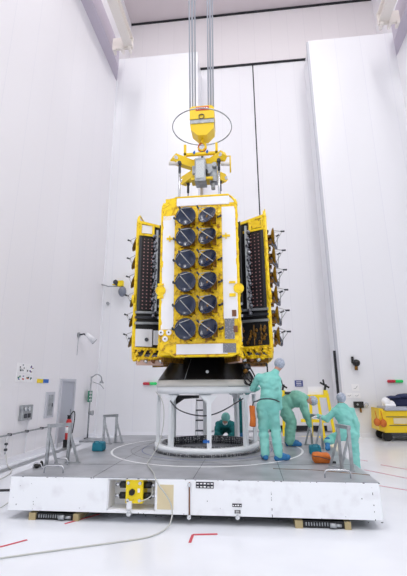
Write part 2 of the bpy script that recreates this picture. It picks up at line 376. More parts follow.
# camera with yellow housing
t = thing('camera_rig', (XL, 15.8, 5.6), 'yellow camera on a long grey arm by the left corner', 'camera')
MB().tube([(XL,15.75,5.98),(XL+.3,15.72,5.88),(-5.35,15.7,5.86)], .025).build('arm', 'steel', t)
MB().box(-5.35,-5.12,15.55,15.75,5.84,6.08,bev=.02).build('housing', 'yellow', t)
MB().cyl((-5.42,15.5,6.0),(-5.42,15.75,6.0),.10,n=16).build('lens', 'dsteel', t)
MB().box(-5.58,-5.45,15.6,15.65,5.9,5.95).build('yellow_tip', 'yellow', t)
MB().ell((-5.15,15.65,5.62),(.17,.15,.22)).build('dome', 'glass', t)
MB().cyl((-5.85,15.9,5.2),(-5.85,15.97,5.2),.06,n=12).build('wall_socket', 'steel', t)
# back wall
def lamp_bar(x0, x1, z, label):
    xm = (x0+x1)/2; t = thing('signal_lamp', (xm, YB, z-.06), label, 'signal lamp', 'red and green signal lamps on the back wall')
    MB().cyl((x0+.05,YB-.06,z),(xm,YB-.06,z),.055,n=14).ell((x0+.05,YB-.06,z),(.055,.055,.055)).build('red_lens', 'redl', t)
    MB().cyl((xm,YB-.06,z),(x1-.05,YB-.06,z),.055,n=14).ell((x1-.05,YB-.06,z),(.055,.055,.055)).build('green_lens', 'greenl', t)
    B(x0+.1,x1-.1,YB-.05,YB,z-.03,z+.03).build('mount', 'steel', t)
lamp_bar(-4.22, -3.66, 1.93, 'red and green signal lamp on the wall left of the satellites')
lamp_bar(5.02, 5.58, 1.95, 'red and green signal lamp above the yellow truck')
t = thing('wall_sign', (1.8, YR-.12, 1.7), 'dark blue sign with white lines on the wall behind the bending worker', 'sign')
B(1.84,2.17,YR-.15,YR-.12,1.78,2.03).build('plate', 'blue', t)
for zz in (1.97,1.905,1.84): B(1.90,2.11,YR-.155,YR-.15,zz-.012,zz+.012).build('white_line', 'paper', t)
for i,(x0,x1,z0,z1,lab) in enumerate([(3.74,4.0,1.62,1.86,'white sheet, the topmost of three on the right wall panel'),(3.50,3.74,1.36,1.54,'white sheet, the lower left of three on the right wall panel'),(3.77,4.02,1.36,1.54,'white sheet, the lower right of three on the right wall panel')]):
    t = thing('paper_sheet', ((x0+x1)/2, YB, z0), lab, 'paper', 'sheets on the right wall panel')
    B(x0,x1,YB-.015,YB,z0,z1).build('sheet', 'paper', t)
    MB().tube([(x0+.06,YB-.018,z0+.09),(x0+.12,YB-.018,z0+.07),(x1-.05,YB-.018,z1-.06)], .008).build('check_mark', 'steel', t)
t = thing('wall_camera', (3.92, YB, 2.5), 'black camera on a bracket on the right wall panel', 'camera')
B(3.82,3.9,YB-.1,YB,2.62,2.86).build('bracket', 'black', t); MB().ell((3.95,YB-.2,2.62),(.14,.14,.13)).build('camera_body', 'black', t)
MB().cyl((3.93,YB-.2,2.36),(3.93,YB-.2,2.5),.06,n=12).build('brass_base', 'mlid', t)
t = thing('key_switch_box', (3.9, YB, .9), 'black control box with dangling key below the white sheets', 'switch box')
B(3.74,4.08,YB-.12,YB,1.02,1.24,bev=.01).build('body', 'black', t); B(3.92,3.98,YB-.14,YB-.1,.86,1.02).build('key', 'mlid', t)
MB().cyl((4.2,YB-.06,1.13),(4.2,YB,1.13),.07,n=16).build('round_switch', 'lsteel', t); MB().cyl((3.86,YB-.14,1.14),(3.86,YB-.12,1.14),.035,n=12).build('knob', 'steel', t)

# yellow stand by the back wall
t = thing('yellow_rack', (1.95, 14.9, 0), 'yellow tubular stand with black clamps by the back wall', 'stand')
yy = 14.9
fr = MB()
for a, b in [((1.07,0),(1.13,1.62)),((2.78,0),(2.63,1.55)),((2.0,.02),(2.06,1.5)),((2.42,.02),(2.30,1.48))]:
    MB().bar((a[0],yy,a[1]),(b[0],yy,b[1]),.09,.07,up=(0,1,0)).build('post', 'yellow', t)
MB().bar((1.95,yy,1.46),(2.68,yy,1.46),.09,.1,up=(0,0,1)).build('upper_bar', 'yellow', t)
MB().bar((1.68,yy,.66),(2.6,yy,.64),.08,.1,up=(0,0,1)).build('lower_bar', 'yellow', t)
MB().box(1.1,1.62,yy-.45,yy-.33,.0,.08).box(1.62,2.75,yy-.5,yy-.35,.05,.2).box(1.62,2.8,yy+.2,yy+.3,.0,.1).box(1.6,1.72,yy-.45,yy+.3,.0,.12).box(2.68,2.8,yy-.45,yy+.3,.0,.12).build('base_frame', 'yellow', t)
for x in (1.13, 2.58):
    c = MB().box(x-.07,x+.07,yy-.06,yy+.06,1.5,1.66).build('cap', 'yellow', t)
    MB().bar((x-.02,yy,1.66),(x+.03,yy,1.86),.07).bar((x-.16,yy,1.92),(x+.14,yy,1.74),.06).bar((x-.02,yy,1.85),(x-.05,yy,2.02),.05).build('clamp', 'black', t)
B(2.0,2.5,yy+.05,yy+.12,1.5,1.78).build('white_box', 'paper', t)
tag(B(1.0,3.0,YR-.18,YR-.12,.05,.25).build('floor_seal','darkseal', d2), None)

# small yellow truck
t = thing('service_truck', (5.1, 15.2, 0), 'yellow service cart with orange balls and black wheels at the right edge', 'cart')
MB().box(4.42,6.3,14.95,15.9,.27,.98,bev=.03).build('body', 'yellow2', t)
MB().box(4.52,6.3,14.93,14.96,.77,.79).box(4.6,5.3,14.93,14.96,.5,.52).build('trim_rail', 'dsteel', t)
B(4.75,6.2,14.935,14.95,.56,.74).build('side_grille', 'beige', t)
MB().box(4.5,6.3,14.9,15.8,.98,1.10,bev=.02).build('deck_cover', 'door', t)
MB().prism([(4.24,14.9,.35),(4.44,14.9,.35),(4.44,14.9,1.04),(4.30,14.9,1.06)], (0,0,0), (0,.9,0)).build('nose', 'yellow2', t)
for x in (4.52, 5.9):
    for y in (15.08, 15.78): MB().cyl((x,y-.09,.15),(x,y+.09,.15),.15,n=20).cyl((x,y-.1,.15),(x,y+.1,.15),.07,n=12).build('wheel', 'rubber', t)
MB().box(4.6,6.2,15.0,15.7,.16,.30).build('chassis', 'dsteel', t)
tag(MB().box(4.55,4.9,14.95,15.3,1.10,1.2,bev=.03).ell((4.62,15.1,1.27),(.14,.14,.14)).ell((4.78,15.15,1.2),(.15,.12,.11)).build('plastic_bundle', 'paper'), 'white plastic bundle on the nose of the yellow cart', 'bundle')
tag(MB().ell((4.95,15.3,1.40),(.25,.2,.06)).ell((5.40,15.4,1.44),(.34,.25,.09)).ell((5.9,15.4,1.36),(.35,.25,.12)).box(4.9,6.2,15.3,15.6,1.10,1.36,bev=.05).build('folded_cloth', 'navy'), 'dark blue folded cloth heaped on the yellow cart', 'cloth')
for i,x in enumerate((4.17,4.36)):
    tag(MB().ell((x,14.80-.02*i,.62-.03*i),(.11,.11,.13)).cyl((x,14.80-.02*i,.7),(x,14.90,.98),.012,n=6).build('orange_buoy', 'orange'), ('left' if i==0 else 'right')+' one of the two orange balls hanging on the yellow cart', 'ball', 'orange balls on the yellow cart')

# ================================================================= PLATFORM
CX, CY, ZP = -.95, 8.9, .57
PX0, PX1, PY0, PY1 = -3.55, 1.65, 6.1, 11.15
pf = thing('transport_platform', (CX, PY0, 0), 'large low white transport platform with grey deck under the stand', 'platform')
rx0, rx1, rz0, rz1, rd = -2.08, -1.38, .15, .55, .30
fp = MB().box(PX0,rx0,PY0,PY0+.05,.12,ZP-.01).box(rx1,PX1,PY0,PY0+.05,.12,ZP-.01).box(rx0,rx1,PY0,PY0+.05,.12,rz0).box(rx0,rx1,PY0,PY0+.05,rz1,ZP-.01)
fp.box(PX0,PX0+.05,PY0+.05,PY1,.12,ZP-.01).box(PX1-.05,PX1,PY0+.05,PY1,.12,ZP-.01).box(PX0,PX1,PY1-.05,PY1,.12,ZP-.01)
fp.build('side_skirt', 'platform', pf)
B(PX0,PX1,PY0,PY1,ZP-.01,ZP,).build('deck', 'deck', pf, keep=False)
B(PX0+.05,PX1-.05,PY0+.36,PY1-.05,.10,ZP-.01).build('chassis', 'dsteel', pf)
rc = MB().box(rx0,rx1,PY0+.30,PY0+.34,rz0,rz1).box(rx0-.01,rx0+.015,PY0+.02,PY0+.3,rz0,rz1).box(rx1-.015,rx1+.01,PY0+.02,PY0+.3,rz0,rz1).box(rx0,rx1,PY0+.02,PY0+.3,rz0-.01,rz0+.01).box(rx0,rx1,PY0+.02,PY0+.3,rz1-.01,rz1)
rc.build('recess_box', 'white', pf)
vp = B(-1.82,-1.57,PY0+.02,PY0+.30,.235,.548,bev=.012).build('control_panel', 'yellow', pf)
for x in (-1.78,-1.61):
    for z in (.28,.50): MB().cyl((x,PY0+.02,z),(x,PY0-.005,z),.022,n=12).build('bolt', 'lsteel', vp)
MB().cyl((-1.72,PY0+.02,.385),(-1.72,PY0-.02,.385),.04,n=18).bar((-1.75,PY0-.025,.36),(-1.69,PY0-.025,.41),.018).build('dial', 'black', vp)
B(-1.64,-1.61,PY0+.005,PY0+.02,.38,.43).build('panel_label', 'paper', vp)
for z in (.32,.46):
    for s, x0 in ((-1,-1.82),(1,-1.57)):
        MB().cyl((x0,PY0+.1,z),(x0+s*.10,PY0+.1,z),.045,n=12).build('connector', 'black', pf)
        MB().cyl((x0+s*.10,PY0+.1,z),(x0+s*.17,PY0+.1,z),.022,n=10).build('hose_nipple', 'lsteel', pf)
MB().tube([(-1.46,PY0+.1,.45),(-1.42,PY0+.02,.36),(-1.5,PY0,.30),(-1.6,PY0,.27)], .008, smooth_path=2).build('coiled_lead', 'cord', pf)
B(-1.79,-1.72,PY0-.005,PY0+.05,.17,.27).build('drain_block','white',pf)
B(-1.355,-1.125,PY0-.004,PY0,.18,.49).build('inspection_patch', 'beige', pf)
for x in (-.90,):
    MB().cyl((x,PY0-.01,.12),(x,PY0-.01,.53),.010,n=8).build('seam_rod', 'brown', pf)
    for z in (.10,.50): MB().cyl((x,PY0-.04,z),(x,PY0,z),.028,n=10).build('lashing_ring', 'lsteel', pf)
def plate(x0,x1,z0,z1,rows,cols):
    p = B(x0,x1,PY0-.006,PY0,z0,z1).build('label_plate', 'plate', pf)
    for r in range(rows):
        zc = z0+(z1-z0)*(r+.5)/rows
        for c in range(cols):
            xa = x0+(x1-x0)*(c+.18)/cols; xb = x0+(x1-x0)*(c+.82)/cols; h=(z1-z0)/rows*.22
            B(xa,xb,PY0-.0085,PY0-.006,zc-h,zc+h*(.3+.7*((c*7+r*3)%3)/2)).build('plate_lettering', 'paper', p)
plate(-.81,-.56,.455,.535,2,5); plate(-.31,-.18,.235,.275,1,4); plate(-.28,-.20,.155,.195,2,1)
MB().cyl((-.24,PY0-.02,.11),(-.24,PY0,.11),.03,n=10).cyl((-1.75,PY0-.03,.12),(-1.75,PY0,.12),.035,n=10).build('jacking_point', 'lsteel', pf)
ch = MB(); random.seed(21)
for k in range(46):
    x = random.choice([random.uniform(PX0+.05,PX0+.5), random.uniform(PX0,PX1), random.uniform(PX0,PX1), .22, PX1-.1]); z = .11+random.random()**2*.4; r = random.uniform(.004,.011)
    ch.box(x,x+r,PY0-.002,PY0,z,z+r*random.uniform(.8,1.6))
for k in range(60):
    x = random.uniform(PX0,PX1); r = random.uniform(.006,.03); z = random.choice([.09, .553]); ch.box(x,x+r,PY0-.002,PY0,z,z+random.uniform(.003,.010))
ch.build('paint_chips', 'dsteel', pf)['kind'] = 'stuff'
# rings painted on the deck
def flat_ring(r, w, z): 
    return MB().lathe([(r-w/2,0),(r+w/2,0),(r+w/2,.002),(r-w/2,.002)], (CX,CY,z), 96, closed=True)
flat_ring(1.93,.045,ZP).build('painted_ring', 'line', pf); flat_ring(1.33,.012,ZP).build('painted_ring', 'bline', pf); flat_ring(1.55,.008,ZP).build('scribed_ring','dsteel', pf)
MB().bar((CX+.1,PY0,ZP+.001),(CX+.1,CY-1.2,ZP+.001),.008,.002,up=(0,0,1)).bar((PX0,7.0,ZP+.001),(PX1,7.35,ZP+.001),.006,.002,up=(0,0,1)).bar((-2.3,PY0,ZP+.001),(-2.3,PY1,ZP+.001),.008,.002,up=(0,0,1)).bar((.4,PY0,ZP+.001),(.4,PY1,ZP+.001),.008,.002,up=(0,0,1)).build('plate_joint', 'dsteel', pf)
MB().tube([(.3,6.9,ZP+.002),(.9,6.86,ZP+.002),(1.3,6.7,ZP+.002),(1.66,6.55,ZP+.002)],.004).build('deck_lead','mlid',pf)
# loop handles
def loop(x0, x1, y, h=.10):
    MB().tube([(x0,y,ZP),(x0,y,ZP+h*.7),(x0+.02,y,ZP+h*.95),(x0+.05,y,ZP+h),(x1-.05,y,ZP+h),(x1-.02,y,ZP+h*.95),(x1,y,ZP+h*.7),(x1,y,ZP)], .011).build('loop_handle', 'lsteel', pf)
loop(-3.16,-2.86,6.32); loop(.99,1.34,6.32); loop(-3.3,-3.08,6.95)
# air pads / wooden blocks below
for x0, x1 in ((-3.22,-2.48),(.52,1.24)):
    B(x0,x0+.10,PY0-.0,PY0+.4,0,.09).build('wood_block', 'wood', pf); B(x1-.08,x1,PY0,PY0+.4,0,.09).build('wood_block', 'wood', pf)
    MB().box(x0+.1,x1-.08,PY0+.03,PY0+.4,.0,.085).build('air_pad', 'black', pf)
    g = MB()
    for k in range(9): xx = x0+.14+k*.035; g.box(xx,xx+.012,PY0+.015,PY0+.03,.03,.07)
    g.cyl((x1-.2,PY0+.02,.04),(x1-.12,PY0+.02,.04),.02,n=8).cyl((x0+.45,PY0+.0,.045),(x0+.53,PY0+.0,.045),.03,n=8); g.build('pad_grille', 'steel', pf)
for x0, y0 in ((-3.2,10.4),(.6,10.4),(-1.2,8.4)): B(x0,x0+.6,y0,y0+.5,0,.10).build('air_pad', 'black', pf)

# ---- trestles
def trestle(a, b, bdir, h, label, z=ZP, bl=.22):
    a, b, bd = Vector((a[0],a[1],z)), Vector((b[0],b[1],z)), Vector((bdir[0],bdir[1],0))
    t = thing('barrier_trestle', (a+b)/2, label, 'trestle', 'grey steel trestles around the platform deck')
    up = Vector((0,0,h))
    d = (b-a).normalized()
    MB().bar(a+up-d*.03, b+up+d*.03, .055, .055, up=(0,0,1)).build('top_bar', 'steel', t)
    for q in (a, b):
        MB().bar(q+Vector((0,0,.02)), q+up-Vector((0,0,.02)), .045).build('post', 'steel', t)
        MB().bar(q+bd*bl+Vector((0,0,.02)), q+up*.82, .035).build('brace', 'steel', t)
        MB().bar(q-bd*.05+Vector((0,0,.012)), q+bd*(bl+.05)+Vector((0,0,.012)), .05, .02, up=(0,0,1)).build('foot_plate', 'steel', t)
    return t
trestle((-3.40,6.85),(-3.16,7.12),(.8,.1),.62,'grey trestle at the front left corner of the platform deck')
trestle((-3.38,9.45),(-3.16,9.65),(.75,-.1),.60,'grey trestle at the far left of the platform deck, behind the teal bag')
trestle((1.38,7.10),(1.47,6.78),(-.72,.25),.62,'grey trestle at the front right corner, before the small worker')
trestle((1.28,9.55),(1.42,9.05),(-.55,.1),.62,'grey trestle at the far right of the deck, held by the small worker', bl=.25)

# ---- bags and small gear on the deck
def softbox(x0,x1,y0,y1,z0,z1,r,seed=0,amt=.012):
    bm = bmesh.new(); bmesh.ops.create_cube(bm, size=1)
    for v in bm.verts: v.co = Vector(((x0+x1)/2+v.co.x*(x1-x0),(y0+y1)/2+v.co.y*(y1-y0),(z0+z1)/2+v.co.z*(z1-z0)))
    bmesh.ops.bevel(bm, geom=bm.edges[:], offset=r, segments=3, affect='EDGES', profile=.5)
    bmesh.ops.subdivide_edges(bm, edges=bm.edges[:], cuts=2, use_grid_fill=True)
    for v in bm.verts:
        k = noise.noise(v.co*9+Vector((seed,0,0)))*amt
        if v.co.z > z0+.02: v.co += Vector((k,k,k))
    m = MB(); m.add([v.co.copy() for v in bm.verts], [tuple(v.index for v in f.verts) for f in bm.faces], True); bm.free(); return m
t = thing('tool_bag', (-3.1,8.4,ZP), 'small teal bag on the left of the platform deck', 'bag')
softbox(-3.22,-3.0,8.36,8.58,ZP,ZP+.17,.03,1).build('body','tealbag',t); MB().tube([(-3.17,8.36,ZP+.15),(-3.15,8.3,ZP+.2),(-3.07,8.3,ZP+.2),(-3.05,8.36,ZP+.15)],.008).build('handle','tealbag',t)
t = thing('tool_bag', (1.13,7.5,ZP), 'orange zipped bag lying on the right of the deck', 'bag')
softbox(.99,1.28,7.38,7.60,ZP,ZP+.16,.05,2,.02).build('body','orange',t); MB().tube([(.99,7.37,ZP+.12),(1.1,7.35,ZP+.11),(1.28,7.37,ZP+.06)],.006).build('zip','dsteel',t)
B(1.28,1.36,7.42,7.5,ZP,ZP+.03).build('strap','black',t)
t = thing('tool_bag', (1.16,8.3,ZP), 'teal bag at the foot of the far right trestle, behind the orange bag', 'bag')
softbox(1.06,1.27,8.25,8.45,ZP,ZP+.16,.03,3).build('body','tealbag',t); MB().tube([(1.1,8.25,ZP+.14),(1.12,8.2,ZP+.19),(1.2,8.2,ZP+.19),(1.22,8.25,ZP+.14)],.008).build('handle','tealbag',t)
t = thing('ratchet_clamp', (-3.46,6.65,ZP), 'black clamp with steel handle at the front left deck corner', 'clamp')
MB().ell((-3.46,6.65,ZP+.035),(.06,.035,.035)).ell((-3.40,6.68,ZP+.06),(.03,.03,.05)).bar((-3.52,6.64,ZP+.02),(-3.40,6.68,ZP+.05),.03).build('body','black',t); MB().tube([(-3.5,6.62,ZP),(-3.5,6.62,ZP+.09),(-3.38,6.6,ZP+.1),(-3.33,6.6,ZP)],.008,smooth_path=1).build('handle','lsteel',t)
tag(MB().bar((-4.6,6.62,.22),(-3.56,6.60,.27),.035,.03).build('tow_bar','black'), 'thin black bar reaching the platform from the left edge', 'bar')
tag(MB().tube([(-3.6,6.3,.2),(-3.9,6.3,.015),(-4.6,6.5,.015),(-5.2,6.1,.015)],.01,smooth_path=3).build('thin_cord','cord'),'thin pale cord leaving the left end of the platform','cord')
# long cable out of the stand, over the deck edge and over the floor
tag(MB().tube([(-1.85,8.0,1.72),(-1.65,7.78,1.55),(-1.62,7.75,1.2),(-1.68,7.7,.85),(-1.80,7.55,.60),(-1.78,7.1,.585),(-1.48,6.4,.585),(-1.39,6.08,.585),(-1.34,6.06,.50),(-1.22,6.05,.38),(-1.13,6.04,.24),(-1.12,6.0,.10),(-1.16,5.88,.012),(-1.30,5.58,.012),(-1.5,5.45,.012),(-1.9,5.25,.012),(-2.4,5.0,.012),(-3.0,4.68,.012),(-3.6,4.3,.012)],.009,smooth_path=3).build('power_cable','cord'),'long pale cable running from the stand over the deck and along the floor','cable')

# ================================================================= STAND
sx, sy = CX, CY
st = thing('support_stand', (sx,sy,ZP), 'white octagonal steel stand carrying the black cone and satellites', 'stand')
MB().lathe([(1.00,0),(1.10,0),(1.10,.045),(1.00,.045)], (sx,sy,ZP+.003), 96, closed=True).build('toothed_ring', 'perf', st)
MB().lathe([(.94,.048),(1.08,.048),(1.08,.14),(.94,.14)], (sx,sy,ZP), 64, closed=True).build('base_ring', 'standw', st)
MB().lathe([(.86,.01),(.92,.01),(.92,.16),(.86,.16)], (sx,sy,ZP), 96, closed=True).build('perforated_ring', 'perf', st)
MB().lathe([(.92,1.11),(1.06,1.11),(1.06,1.24),(.92,1.24)], (sx,sy,ZP), 64, closed=True).build('top_ring', 'standw', st)
for k in range(8):
    a = math.radians(-90+8.5+45*k); ca, sa = math.cos(a), math.sin(a)
    r = 1.02; c = Vector((sx+r*ca, sy+r*sa, 0)); tn = Vector((-sa,ca,0)); rn = Vector((ca,sa,0))
    MB().bar(c+Vector((0,0,ZP+.12)), c+Vector((0,0,ZP+1.08)), .085, .075, up=rn).build('post', 'standw', st)
    g = MB()
    for s in (-1,1):
        p = [c+Vector((0,0,ZP+1.08)), c+tn*(s*.17)+Vector((0,0,ZP+1.08)), c+tn*(s*.05)+Vector((0,0,ZP+.94)), c+Vector((0,0,ZP+.94))]
        g.prism(p, rn*-.01, rn*.01)
    g.build('gusset', 'standw', st)
g = MB(); a0 = math.radians(-90-34)
g.prism([(sx+.95*math.cos(a0),sy+.95*math.sin(a0),ZP+1.08),(sx-.05,sy-.94,ZP+1.08),(sx-.05,sy-.94,ZP+1.03),(sx-.35,sy-.88,ZP+1.01),(sx+.95*math.cos(a0),sy+.95*math.sin(a0),ZP+.9)],(0,.04,0),(0,.05,0)); g.build('dark_gap_sheet','black',st)  # black sheet added to stand in for the dark gap under the top ring
tag(MB().cyl((sx+.10,sy-1.06,ZP+.27),(sx+.10,sy-1.0,ZP+.27),.03,n=10).box(sx+.04,sx+.16,sy-1.05,sy-1.04,ZP+.24,ZP+.29).build('blue_tag','bluesign',st))
MB().tube([(sx-.62,sy-.86,ZP+.98),(sx-.45,sy-.95,ZP+.80),(sx,sy-1.0,ZP+.69),(sx+.35,sy-.98,ZP+.76),(sx+.80,sy-.9,ZP+1.02)],.012,smooth_path=3).build('black_lead','dsteel',st)
# adapter
ad = thing('payload_adapter', (sx,sy,ZP+1.2), 'black conical adapter with pale lower ring between stand and satellites', 'adapter')
MB().lathe([(.9,1.245),(1.07,1.245),(1.07,1.275),(1.045,1.37),(.88,1.37)], (sx,sy,ZP), 72, closed=True).build('lower_ring','alu',ad)
MB().lathe([(1.04,1.37),(1.035,1.39),(.765,1.78),(.75,1.80),(.60,1.80)], (sx,sy,ZP), 72).build('cone','cone',ad)
MB().cyl((sx-.32,sy-.995,ZP+1.37),(sx-.23,sy-.735,ZP+1.78),.006,n=6).build('seam','steel',ad)
MB().lathe([(.66,1.76),(.75,1.76),(.75,1.80),(.66,1.80)], (sx,sy,ZP), 64, closed=True).build('upper_ring','dsteel',ad)
MB().cyl((sx+.12,sy-.965,ZP+1.52),(sx+.12,sy-.90,ZP+1.52),.03,n=12).build('port','steel',ad)
cb = MB().ell((sx+.88,sy-.55,ZP+1.62),(.09,.08,.07)).build('connector','dsteel',ad)
MB().ell((sx+.86,sy-.62,ZP+1.53),(.05,.05,.05)).build('gold_plug','mlid',ad)
for k,(dx,dz) in enumerate(((0,0),(.06,-.02),(.11,.03))):
    MB().tube([(sx+.80+dx,sy-.62,ZP+1.48+dz),(sx+.76+dx,sy-.66,ZP+1.38+dz),(sx+.86+dx,sy-.66,ZP+1.27+dz),(sx+.96+dx,sy-.62,ZP+1.28+dz),(sx+.98+dx*.5,sy-.6,ZP+1.42+dz),(sx+.90+dx*.5,sy-.6,ZP+1.56+dz)],.014,smooth_path=2).build('harness_loop','black',ad)
# dispenser
dp = thing('satellite_dispenser', (sx,sy,2.37), 'dark central column behind and between the satellites', 'dispenser')
MB().lathe([(.0,0),(.60,0),(.60,2.95),(0,2.95)], (sx+.02,sy,2.37), 8, a0=PI/8, a1=2*PI+PI/8, smooth=False).build('column','blk',dp)
MB().lathe([(0,3.10),(.78,3.10),(.78,3.16),(0,3.16)], (sx+.02,sy,2.37), 32).cyl((sx+.02,sy,5.3),(sx+.02,sy,5.47),.3,n=24).build('lifting_plate','dsteel',dp)

# ================================================================= SATELLITE (local frame, earth deck faces -Y)
def make_satellite():
    root = thing('communications_satellite', (0,0,0), 'x', 'satellite', 'satellites mounted around the dispenser')
    HW, DEP, HB = .78, .85, .40
    def hw(y): return HW - .03 - (HW-.03-HB)*max(0,(y-.08))/(DEP-.08)
    # body behind the deck
    b = MB(); zt, zb = 2.95, .10
    b.hexa([(-hw(.08),.08,zb),(hw(.08),.08,zb),(HB,DEP,zb),(-HB,DEP,zb),(-hw(.08),.08,zt),(hw(.08),.08,zt),(HB,DEP,zt),(-HB,DEP,zt)])
    b.build('body','blk',root)
    # the earth deck: plate, foil panel, radiators
    B(-HW+.02,HW-.02,.03,.08,.02,3.08).build('deck_plate','mliy',root)
    random.seed(5)
    def crinkle(x0,x1,z0,z1,nx,nz,amp,y=.03,th=.02,seed=0):
        m = MB(); vs=[]; 
        for j in range(nz+1):
            for i in range(nx+1):
                x=x0+(x1-x0)*i/nx; z=z0+(z1-z0)*j/nz; e = 0 if (i in (0,nx) or j in (0,nz)) else 1
                vs.append((x,y-th-e*amp*(noise.noise(Vector((x*9+seed,z*9,seed)))+.6*noise.noise(Vector((x*23,z*23,seed+4)))),z))
        fs=[(j*(nx+1)+i,j*(nx+1)+i+1,(j+1)*(nx+1)+i+1,(j+1)*(nx+1)+i) for j in range(nz) for i in range(nx)]
        m.add(vs,fs,False); m.box(x0,x1,y-th+.001,y,z0,z1); return m
    crinkle(-.50,.46,.24,3.02,26,64,.03,seed=1).build('foil_panel','mli',root)
    B(-.745,-.50,.005,.03,.50,2.84,bev=.006).build('radiator_panel','radiator',root)
    B(.46,.735,.005,.03,.68,2.98,bev=.006).build('radiator_panel','radiator',root)
    B(-.46,.62,.0,.03,3.04,3.22,bev=.006).build('radiator_panel','radiator',root)
    B(-.44,.52,.0,.03,.03,.22,bev=.006).build('radiator_panel','radiator',root)
    # yellow corner and rim pieces
    e = MB().tube([(-.50,.02,3.24),(.60,.02,3.25),(.68,.02,3.18),(.74,.02,3.10),(.755,.02,2.9),(.765,.02,.25),(.72,.02,.05),(.60,.02,.0),(-.46,.02,.0),(-.72,.02,.12),(-.765,.02,.30),(-.765,.02,3.0),(-.62,.02,3.08)], .024, n=8)
    e.build('foil_edge','mliy',root)
    crinkle(-.70,-.47,3.04,3.22,8,6,.015,seed=3).prism([(-.74,.02,2.74),(-.58,.02,2.74),(-.55,.02,2.9),(-.47,.02,3.1),(-.50,.02,3.24),(-.62,.02,3.22),(-.76,.02,3.08)],(0,-.015,0),(0,.01,0)).build('corner_foil','mliy',root)
    MB().prism([(-.76,.02,.12),(-.44,.02,.0),(-.44,.02,.24),(-.56,.02,.30),(-.56,.02,.48),(-.76,.02,.50)],(0,-.03,0),(0,.01,0)).build('corner_foil','mli',root)
    MB().prism([(.52,.02,.02),(.64,.02,.0),(.74,.02,.08),(.74,.02,.36),(.66,.02,.36),(.66,.02,.22),(.54,.02,.22)],(0,-.02,0),(0,.01,0)).build('corner_foil','mliy',root)
    for x,z in ((-.73,.44),(-.58,.44),(-.65,.32)):
        p = MB().cyl((x,-.01,z),(x,-.03,z),.052,n=20).build('thruster_cover','radiator',root)
        MB().cyl((x,-.03,z),(x,-.04,z),.015,n=10).build('rivet','dsteel',p)
    B(.48,.66,-.012,.005,.30,.68).build('sensor_grille','grille',root); B(.44,.68,-.012,.002,.05,.22).build('sensor_grille','grille',root)
    B(.62,.70,-.014,.004,.72,.84).build('sun_sensor','brown',root); B(.64,.72,-.014,.004,.42,.54).build('sun_sensor','brown',root)
    for x0,x1,z in ((-.66,-.53,2.33),(.46,.62,2.34)):
        MB().box(x0,x1,-.02,.01,z-.02,z+.02).box((x0+x1)/2-.012,(x0+x1)/2+.012,-.02,.01,z-.06,z+.06).build('holddown_bracket','mliy',root)
    for s in (-1,1):
        MB().box(s*.72-.055,s*.72+.055,-.03,.02,1.22,1.30).box(s*.70-.12,s*.70+.0,-.025,.01,1.10,1.16).box(s*.70-.12,s*.70,-.025,.01,1.36,1.40).cyl((s*.76,-.02,1.26),(s*.76,.04,1.26),.10,n=14).build('holddown_bracket','mliy',root)
    # twelve steerable dishes
    def dish(cx, cz, nrm, roll):
        n = Vector(nrm).normalized(); R_ = n.to_track_quat('Z','Y').to_matrix().to_4x4()
        Tm = Matrix.Translation((cx,-.17,cz)) @ R_ @ Matrix.Rotation(roll,4,'Z')
        r = .198
        pr = [(.0,-.045),(.06,-.041),(.12,-.028),(.165,-.01),(r,.012)]
        m = MB().lathe(pr+[(r+.004,.006)], (0,0,0), 40).xform(Tm)
        o = m.build('reflector','dish',root)
        MB().lathe([(r+.004,.006),(.17,-.024),(.12,-.042),(.06,-.055),(0,-.058)], (0,0,0), 32).xform(Tm).build('reflector_back','dishback',o)
        tp = (-.08,.07,.20)
        MB().tube([(.12,-.155,.008),tp],.008,n=6).tube([(.09,.175,.008),tp],.008,n=6).tube([(-.19,.02,.008),(-.085,.07,.17)],.004,n=6).xform(Tm).build('feed_strut','strut',o)
        MB().cyl((-.085,.072,.16),(-.077,.066,.25),.016,.022,n=8).xform(Tm).build('feed_horn','dsteel',o)
        q = Tm @ Vector((0,0,-.05))
        MB().cyl((cx,.0,cz-.02),q,.06,.045,n=12).box(cx-.06,cx+.06,-.12,0,cz-.19,cz-.11).box(cx+.10,cx+.17,-.09,0,cz-.14,cz+.05).tube([(cx-.12,0,cz-.16),(cx-.04,-.05,cz-.14),(cx+.1,0,cz-.2)],.015,n=6).build('gimbal','mlid',o)
        sgn = -1 if cx < -.1 else 1
        MB().cyl((cx+sgn*.19,-.02,cz),(cx+sgn*.26,-.03,cz+.02),.022,n=8).ell((cx+sgn*.265,-.03,cz+.03),(.02,.02,.03)).build('pivot','dsteel',o)
    for k in range(6):
        z = .48+.452*k
        dish(-.245, z, (-.04,-1,.04), 0.0)
        dish(.178, z, (-.40,-.84,.36), .3)
    # side faces (s = +1 shows on the left hand satellite, s = -1 on the right hand one)
    for s in (-1,1):
        def slab(y0,y1,z0,z1,o0,o1):
            p = []
            for z in (z0,z1):
                p += [(s*(hw(y0)+o0),y0,z),(s*(hw(y0)+o1),y0,z),(s*(hw(y1)+o1),y1,z),(s*(hw(y1)+o0),y1,z)]
            return MB().hexa(p)
        def P(y,z,o): return Vector((s*(hw(y)+o), y, z))
        # outer yellow post, wrinkled
        pts = [P(.04+.012*math.sin(k*1.7),.0+.31*k*.332,.0+.012*math.cos(k*2.3)) for k in range(31)]
        MB().tube(pts,[.034+.010*math.sin(k*2.9)*math.sin(k*.7) for k in range(31)],n=8).build('side_post','mliy',root)
        # top framework with open window
        MB().tube([P(.03,3.0,0),P(.06,3.16,0)],[.04,.012],n=8).build('post_tip','mliy',root)
        f = MB()
        f.bar(P(.04,3.04,.01),P(.80,2.92,.01),.05,.06); f.bar(P(.04,2.74,.01),P(.80,2.74,.01),.05,.05)
